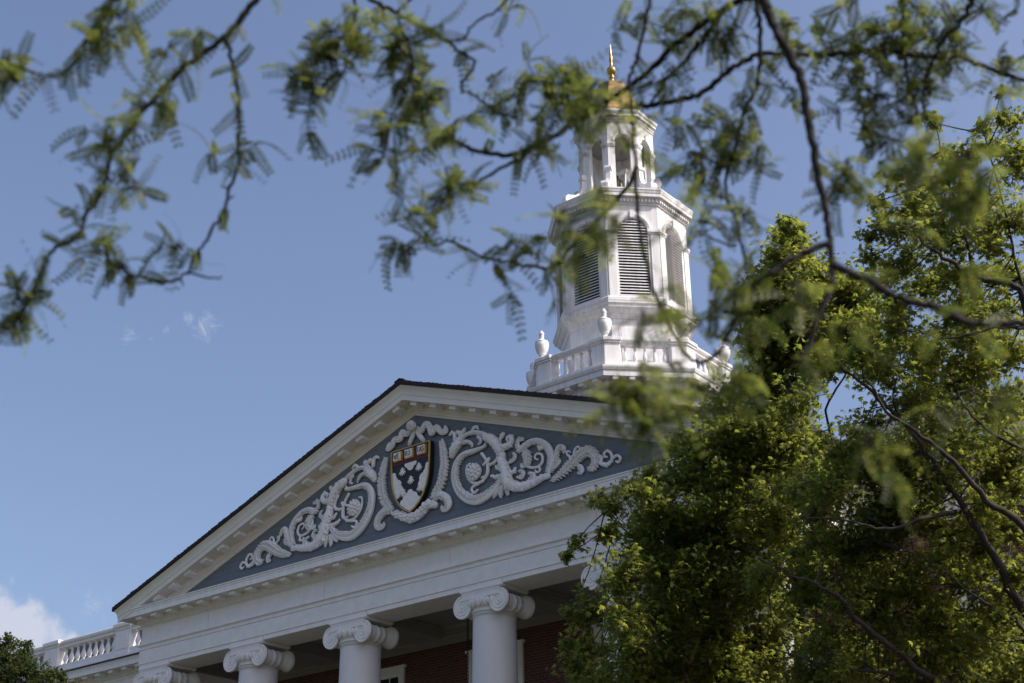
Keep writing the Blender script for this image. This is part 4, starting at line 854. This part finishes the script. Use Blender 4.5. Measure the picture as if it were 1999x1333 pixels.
# ---- the tree top at the lower left corner
D3 = 34.0
t3 = Tree('garden_tree', 'small dark green tree top before the balustrade of the far wing', base_at(20, D3), None, M['bark'])
p3 = at(20, 1420, D3); t3.limb([t3.base, (t3.base+p3)/2, p3], .2, .1, 8, t3.tr); t3.limb([p3, at(15, 1330, D3), at(12, 1260, D3)], .07, .01)
h3 = np.array([at(20, 1400, D3), at(15, 1330, D3), at(60, 1350, D3), at(12, 1280, D3)])
for q in "10,1270,24 14,1250,12 30,1290,26 0,1300,30 52,1258,11 45,1275,16 40,1310,32 10,1340,36 70,1325,24 100,1318,18 122,1322,12 80,1345,30 110,1345,26 -30,1290,36 20,1320,30 142,1340,14 55,1300,20 -20,1330,36".split():
    u, v, r = map(float, q.split(',')); d = D3+rng.normal()*.5; c = at(u, v, d); R = px_r(r, d); t3.clump(c, R, nearest(h3, c), int(900*(R/.4)**2)+40)
t3.finish(.075, M['bush'])

# ---- honey locust overhead, close to the camera: out of focus
NL = 7
def locust_leaf(L, droop):
    vs = []; fs = []
    for i in range(NL+1):
        t_ = (i+.6)/(NL+.6); x = L*t_; z = -droop*t_*t_*L; sc = .95-.5*abs(t_-.45)
        for s in (-1, 1):
            k = len(vs); l_ = .027*sc; wd = .0058; ax = np.array([.35, s*.94, -.12]); pp = np.array([.94, -s*.35, 0]); o = np.array([x, 0, z])
            vs += [o, o+ax*l_*.5+pp*wd, o+ax*l_, o+ax*l_*.5-pp*wd]; fs.append((k, k+1, k+2, k+3))
    k = len(vs)
    for i in range(4):
        t_ = i/4; t1_ = (i+1)/4; a_ = np.array([L*t_, 0, -droop*t_*t_*L]); b_ = np.array([L*t1_, 0, -droop*t1_*t1_*L]); e = np.array([0, .0011, 0])
        k = len(vs); vs += [a_-e, b_-e, b_+e, a_+e]; fs.append((k, k+1, k+2, k+3))
    return np.array(vs), np.array(fs)
LEAVES = [locust_leaf(.095, .35), locust_leaf(.115, .55), locust_leaf(.08, .2), locust_leaf(.12, .8), locust_leaf(.105, -.2)]
loc_base = CAM+CR*3.4+np.array([CF[0], CF[1], 0])*1.2; loc_base = (loc_base[0], loc_base[1], GZ)
lt_ = Tree('honey_locust_tree', 'honey locust with dark zigzag twigs and feathery leaves spread blurred before the sky', loc_base, None, M['locust_bark'])
LP = [[] for _ in LEAVES]
def fascicle(p, axis, n, k=1.0):
    """A tuft of pinnate leaves out of one bud."""
    for _ in range(n):
        d = np.array(axis)*.35+rng.normal(size=3)*.75+np.array([0, 0, -.28]); d /= np.linalg.norm(d); up = np.array([0, 0, 1.])+rng.normal(size=3)*.5
        y = np.cross(up, d); y /= np.linalg.norm(y); z = np.cross(d, y); LP[rng.integers(len(LEAVES))].append((p, np.stack([d, y, z], 1), k*(.72+.5*rng.random())))
def twig(px, d0, d1, r0, r1, dens, tuft=3, leafk=1.0, spurs=True):
    """A twig traced at its own distance, zigzag, with tufts at its buds. dens: tufts per metre."""
    P = smooth_path([at(u, v, d0+(d1-d0)*i/(len(px)-1)) for i, (u, v) in enumerate(px)], 5); m = len(P)
    P = [p+rng.normal(size=3)*.0035 for p in P]
    R = [.95*(r0+(r1-r0)*i/(m-1))*(1.15 if i % 5 == 0 else 1) for i in range(m)]; lt_.w.tube(P, R, 6)
    acc = rng.random()/max(dens, .1)
    for i in range(1, m):
        seg = P[i]-P[i-1]; L = np.linalg.norm(seg); acc += L
        f0 = dens(i/(m-1)) if callable(dens) else dens
        while f0 > 0 and acc > 1/f0:
            acc -= 1/f0; p = P[i]-seg*rng.random(); fascicle(p, seg/L, rng.integers(max(2, tuft-1), tuft+2), leafk)
        if spurs and rng.random() < .16:
            d = rng.normal(size=3); d /= np.linalg.norm(d); lt_.w.tube([P[i], P[i]+d*.022, P[i]+d*.035], [.004, .003, .001], 4, False, False)
def tuft_blob(u, v, r, d, n, k=1.0):
    """A leafy shoot end: a short twig with tufts along it."""
    c = at(u, v, d); R = px_r(r, d)
    for _ in range(max(1, int(n*.95))):
        p = c+rng.normal(size=3)*R*.55*np.array([1, 1, .8]); lt_.w.tube([c+rng.normal(size=3)*R*.2, (c+p)/2+rng.normal(size=3)*.01, p], [.0032, .0025, .0016], 4, False, False)
        fascicle(p, (p-c)/(np.linalg.norm(p-c)+1e-6), rng.integers(3, 5), k)
TW = [  # path, start and end distance, radii, tufts per metre, leaves per tuft
 ([(560,-70),(505,-10),(464,41),(434,74),(398,102),(357,135),(316,176),(275,219),(250,260),(219,301),(207,342),(194,378),(168,423),(153,459),(107,485),(89,510),(74,551),(46,597),(0,640),(-40,665)],5.4,5.2,.0135,.005,11,3),
 ([(434,74),(441,84),(457,128),(463,168),(468,204),(465,270),(465,321),(449,367),(434,418),(413,454),(388,490),(365,531),(332,551),(306,548),(275,541),(250,533),(204,500)],5.4,5.5,.0085,.004,5,3),
 ([(275,535),(290,505),(311,485),(320,460)],5.5,5.45,.004,.0025,6,3), ([(365,531),(395,540),(435,543)],5.5,5.5,.005,.003,4,2),
 ([(235,-30),(224,0),(189,41),(163,92),(138,128),(107,145),(76,145),(54,138),(0,110)],5.0,5.1,.007,.003,10,4),
 ([(690,-30),(725,0),(762,19),(785,32),(822,54),(852,71),(875,81),(890,97),(912,105),(927,122),(920,139),(899,169),(931,189),(961,214),(1014,232)],5.8,5.9,.0095,.004,2.4,3),
 ([(875,78),(903,78),(916,58),(942,36),(984,7),(1010,-25)],5.8,5.9,.0045,.006,2.5,3), ([(815,-15),(800,0),(777,26)],5.7,5.8,.006,.006,1,2),
 ([(693,-20),(693,0),(691,49),(665,75),(657,112),(655,145)],5.6,5.6,.007,.003,9,4), ([(665,75),(620,110),(590,150),(560,150)],5.6,5.6,.004,.002,12,4),
 ([(624,140),(612,170),(603,205),(606,262)],5.6,5.6,.004,.002,14,4), ([(777,34),(800,94),(804,150),(811,206),(830,240),(845,262)],5.6,5.5,.006,.003,16,4),
 ([(1180,202),(1142,225),(1097,255),(1049,285),(1002,302),(950,300),(912,287),(894,277),(860,268),(837,285),(819,296),(781,291)],6.2,5.6,.016,.003,3.6,3),
 ([(1036,291),(999,319),(961,337),(924,360),(886,379),(849,397),(775,432)],6.0,5.6,.0095,.003,3.6,3),
 ([(1245,330),(1200,395),(1150,445),(1084,516),(1040,520),(996,512),(956,506),(924,492),(884,472),(852,478),(820,460),(775,435)],6.2,5.9,.010,.004,2.2,3),
 ([(956,506),(985,545),(1010,590)],5.9,5.85,.004,.002,14,3), ([(820,460),(795,490),(770,515)],5.9,5.85,.004,.002,14,3),
 ([(1060,520),(1075,560),(1085,610)],5.9,5.9,.004,.002,8,3), ([(1005,512),(1003,480),(1000,450)],5.9,5.9,.004,.002,12,3),
 ([(1470,-90),(1491,0),(1502,30),(1521,71),(1544,112),(1561,146),(1572,197),(1581,248),(1591,302),(1600,360),(1610,400),(1617,445),(1620,482),(1625,516),(1625,545),(1614,580),(1591,632),(1580,677),(1561,711)],5.6,5.2,.0225,.009,1.2,2),
 ([(1620,476),(1576,490),(1542,509),(1505,531),(1471,561),(1437,625),(1419,659),(1400,690),(1360,715)],5.3,5.2,.0145,.005,3.4,3),
 ([(1625,516),(1662,535),(1700,550),(1737,572),(1775,587),(1820,599),(1861,617),(1899,631),(1955,632),(2030,633)],4.8,4.6,.015,.012,1.6,3),
 ([(1240,210),(1277,204),(1337,193),(1364,184),(1397,161),(1424,135),(1465,114),(1487,106),(1540,105),(1600,107),(1652,105),(1694,97),(1727,97),(1776,107),(1825,112),(1874,112),(1911,126),(1956,142),(2020,165)],6.0,6.2,.0125,.010,3.0,3),
 ([(1470,-40),(1476,0),(1484,49),(1484,112),(1478,161),(1465,195),(1446,240),(1431,300),(1416,345),(1420,390),(1436,430),(1448,482),(1470,540)],5.9,5.9,.0125,.005,4.6,3),
 ([(1500,-40),(1450,0),(1405,22),(1364,52),(1319,86),(1281,124),(1232,165),(1180,202)],5.9,6.1,.016,.012,2.2,3),
 ([(1405,30),(1375,71),(1345,109),(1311,146),(1285,180),(1262,210)],6.0,6.1,.0115,.006,2.4,2),
 ([(1275,-40),(1268,0),(1259,56),(1244,109),(1232,150),(1232,210),(1236,262),(1240,337),(1244,409),(1252,470),(1272,550),(1300,622),(1340,695),(1375,705),(1407,685)],5.9,5.6,.0075,.0075,1.4,2),
 ([(1765,-40),(1761,0),(1763,45),(1763,97),(1772,157),(1784,202),(1799,250)],6.2,6.2,.0105,.006,5,4),
 ([(1910,-40),(1896,0),(1881,34),(1847,71),(1825,109),(1808,150),(1802,202),(1810,262)],6.0,6.1,.0115,.006,5,4),
 ([(1675,236),(1712,259),(1761,281),(1800,292),(1850,320)],6.0,5.8,.005,.004,6,3), ([(1727,97),(1740,150),(1700,172),(1650,175)],6.1,6.1,.004,.002,8,3),
 ([(1487,106),(1530,170),(1560,175)],6.0,6.0,.004,.002,5,3), ([(1478,161),(1520,172),(1555,205)],5.9,5.9,.004,.002,7,3), ([(1596,300),(1625,322),(1660,345)],5.5,5.6,.0035,.002,12,3), ([(1660,345),(1640,375),(1628,400)],5.6,5.6,.0025,.0015,14,3),
 ([(1956,142),(1990,115),(2030,90)],6.2,6.2,.005,.005,4,3), ([(1700,-30),(1640,10),(1600,40)],5.9,5.9,.005,.003,9,3), ([(1980,-20),(1985,15),(1960,40)],5.9,5.9,.004,.002,9,3),
 ([(1440,480),(1400,470),(1360,450)],5.9,5.8,.005,.003,5,2), ([(1420,390),(1390,375),(1355,368)],5.9,5.9,.004,.002,6,2),
]
for a_ in TW: twig(*a_[:5], a_[5], a_[6])
for q in [  # leafy shoot ends: u, v, radius, distance, twiglets
 (230,30,30,5.0,7),(215,75,28,5.0,7),(10,125,30,5.1,9),(45,165,22,5.1,4),(215,270,38,5.2,8),(300,205,30,5.2,5),(250,355,36,5.2,8),(340,200,16,5.3,2),(190,490,28,5.5,6),(235,520,28,5.5,6),(350,480,30,5.5,6),(420,275,22,5.45,3),(480,285,22,5.45,3),(40,590,38,5.2,9),(330,90,22,5.3,3),(390,60,26,5.35,3),(150,410,14,5.2,2),
 (650,60,34,5.6,7),(700,70,34,5.6,8),(640,120,34,5.6,7),(570,150,26,5.6,4),(610,185,22,5.6,4),(690,130,24,5.6,4),(785,70,38,5.6,10),(760,110,24,5.6,4),(830,65,24,5.6,4),(800,150,22,5.6,5),(800,200,38,5.6,9),(860,190,22,5.6,4),(760,250,32,5.5,8),(745,295,26,5.5,5),(780,320,24,5.5,4),(890,240,28,5.6,6),(870,170,14,5.6,2),(1000,10,24,5.9,4),(1040,160,36,6.0,7),(1085,165,40,6.0,8),(1010,190,34,6.0,7),(960,170,22,5.9,4),(1110,150,28,6.0,5),(1135,180,28,6.0,4),(1090,210,34,6.0,7),(880,370,34,5.7,8),(860,390,28,5.7,6),(800,415,24,5.6,4),(780,480,24,5.9,4),(810,470,22,5.9,4),(1060,290,34,6.0,7),(1020,300,22,5.9,4),(980,490,30,5.9,5),(1060,490,24,5.9,4),
 (1150,215,28,5.6,5),(1118,238,26,5.6,5),(1168,160,28,5.4,5),(1130,195,26,5.6,4),(1185,230,20,5.4,3),(1200,170,18,5.2,2),(1240,300,20,4.4,2),(1215,420,24,4.3,3),(1255,610,26,4.3,3),(1300,560,22,4.3,2),(1330,420,30,4.3,3),(1100,470,26,5.8,4),(1120,430,28,4.6,3),(1150,450,30,4.6,4),(1165,395,30,4.6,3),(1190,370,24,4.6,2),(1140,500,28,4.6,3),(1110,480,24,4.6,2),(1340,400,26,4.8,2),
 (1260,30,26,5.9,4),(1220,50,22,5.9,3),(1290,60,30,6.0,5),(1370,50,34,6.0,8),(1400,60,30,6.0,6),(1440,40,26,5.9,4),(1340,20,34,6.0,6),(1300,150,26,6.0,4),(1260,220,24,6.0,4),(1330,245,30,6.0,5),(1390,280,38,6.0,9),(1430,250,34,5.9,8),(1460,310,30,5.9,6),(1350,300,30,5.9,6),(1410,330,30,5.9,6),(1440,200,26,5.9,5),(1450,420,30,5.9,6),(1400,430,28,5.9,5),(1390,600,34,5.3,6),(1430,560,34,5.3,8),(1450,610,30,5.2,7),(1290,600,26,5.0,3),(1325,655,26,5.0,3),(1400,520,24,5.6,4),
 (1560,40,26,5.8,4),(1540,90,26,6.0,5),(1620,90,30,6.1,7),(1660,75,30,6.1,7),(1700,110,34,6.1,8),(1640,130,24,6.1,4),(1740,70,34,6.2,9),(1790,60,32,6.2,8),(1720,40,28,6.2,6),(1780,130,34,6.2,9),(1840,60,30,6.1,8),(1870,40,28,6.1,7),(1860,110,28,6.1,6),(1820,160,30,6.1,7),(1720,190,36,6.1,9),(1680,215,32,6.1,8),(1760,200,28,6.1,5),(1960,105,24,6.2,4),(1920,20,22,6.0,3),(1780,10,30,6.2,5),(1960,175,24,5.0,4),(1720,280,28,5.9,6),(1650,320,26,5.6,6),(1790,330,30,5.7,6),(1660,375,22,5.6,4),
 (1800,300,34,3.9,6),(1880,310,34,3.9,6),(1900,380,40,3.9,6),(1930,340,26,3.9,4),
 (1205,745,36,4.4,6),(1245,735,32,4.4,5),(1210,770,30,4.4,4),(1270,830,30,4.4,5),(1305,800,26,4.4,3),(1190,790,26,4.6,3),(1250,810,32,4.5,4),(1290,790,28,4.6,3),(1350,745,38,4.8,6),(1400,765,38,4.8,6),(1445,740,34,4.8,5),(1305,745,26,4.7,3),(1420,800,34,4.6,3),(1235,850,18,4.5,2),(1480,790,24,4.6,2),
 (1560,590,34,4.6,4),(1540,550,30,4.6,3),(1600,650,30,4.5,3),(1650,640,30,4.5,3),(1570,680,30,4.5,2),(1690,860,34,4.2,3),(1730,900,38,4.2,3),(1780,960,34,4.2,2),(1850,800,34,4.2,3),(1930,780,36,4.2,3),(1980,820,34,4.2,2),(1900,640,26,4.5,3),(1830,640,30,4.5,3),(1760,440,30,4.5,3),(1700,360,30,4.5,2),(1880,520,30,4.5,2)]:
    tuft_blob(*q)
# the limbs outside the frame that carry these twigs, and the trunk beside the camera
topj = at(2300, -420, 6.0); lt_.limb([lt_.base, lt_.base+np.array([0, .1, 1.6]), at(2560, 300, 5.6), topj], .15, .09, 10, lt_.tr)
lm = MB(); lt_.limb([topj, at(1900, -330, 6.1), at(1490, -150, 5.8), at(1475, -60, 5.6)], .06, .026, 8, lm); lm.build('limb', M['locust_bark'], lt_.o)
lm = MB(); lt_.limb([at(1900, -330, 6.1), at(1300, -300, 5.9), at(700, -220, 5.6), at(560, -70, 5.4)], .045, .0125, 8, lm); lm.build('limb', M['locust_bark'], lt_.o)
lm = MB(); lt_.limb([topj, at(2250, 200, 5.4), at(2150, 560, 4.7), at(2030, 633, 4.6)], .05, .011, 8, lm); lm.build('limb', M['locust_bark'], lt_.o)
for u, v, d, u2, v2, d2 in ((1910, -40, 6.0, 1900, -330, 6.1), (1765, -40, 6.2, 1800, -320, 6.1), (1500, -40, 5.9, 1490, -150, 5.8), (1275, -40, 5.9, 1300, -300, 5.9), (690, -30, 5.8, 700, -220, 5.6), (235, -30, 5.0, 560, -70, 5.4), (1010, -25, 5.9, 1000, -260, 5.75), (2020, 165, 6.2, 2200, 100, 5.8), (1700, -30, 5.9, 1750, -318, 6.1), (1980, -20, 5.9, 1985, -340, 6.05)):
    lt_.limb([at(u, v, d), at((u+u2)/2+20, (v+v2)/2, (d+d2)/2), at(u2, v2, d2)], .008, .014, 6)
lt_.tr.build('trunk', M['locust_bark'], lt_.o); lt_.w.build('twigs' if False else 'branch', M['locust_bark'], lt_.o)
VV = []; FF = []; off = 0
for (tv, tf), L in zip(LEAVES, LP):
    pos = np.array([l[0] for l in L]); rot = np.array([l[1] for l in L]); V, F = scatter(tv, tf, pos, rot, np.array([l[2] for l in L])); VV.append(V); FF.append(F+off); off += len(V)
bulk('crown', np.concatenate(VV), np.concatenate(FF), M['locust'], lt_.o)
print('LEAVES maple', n1, n2, 'locust', sum(len(l) for l in LP))
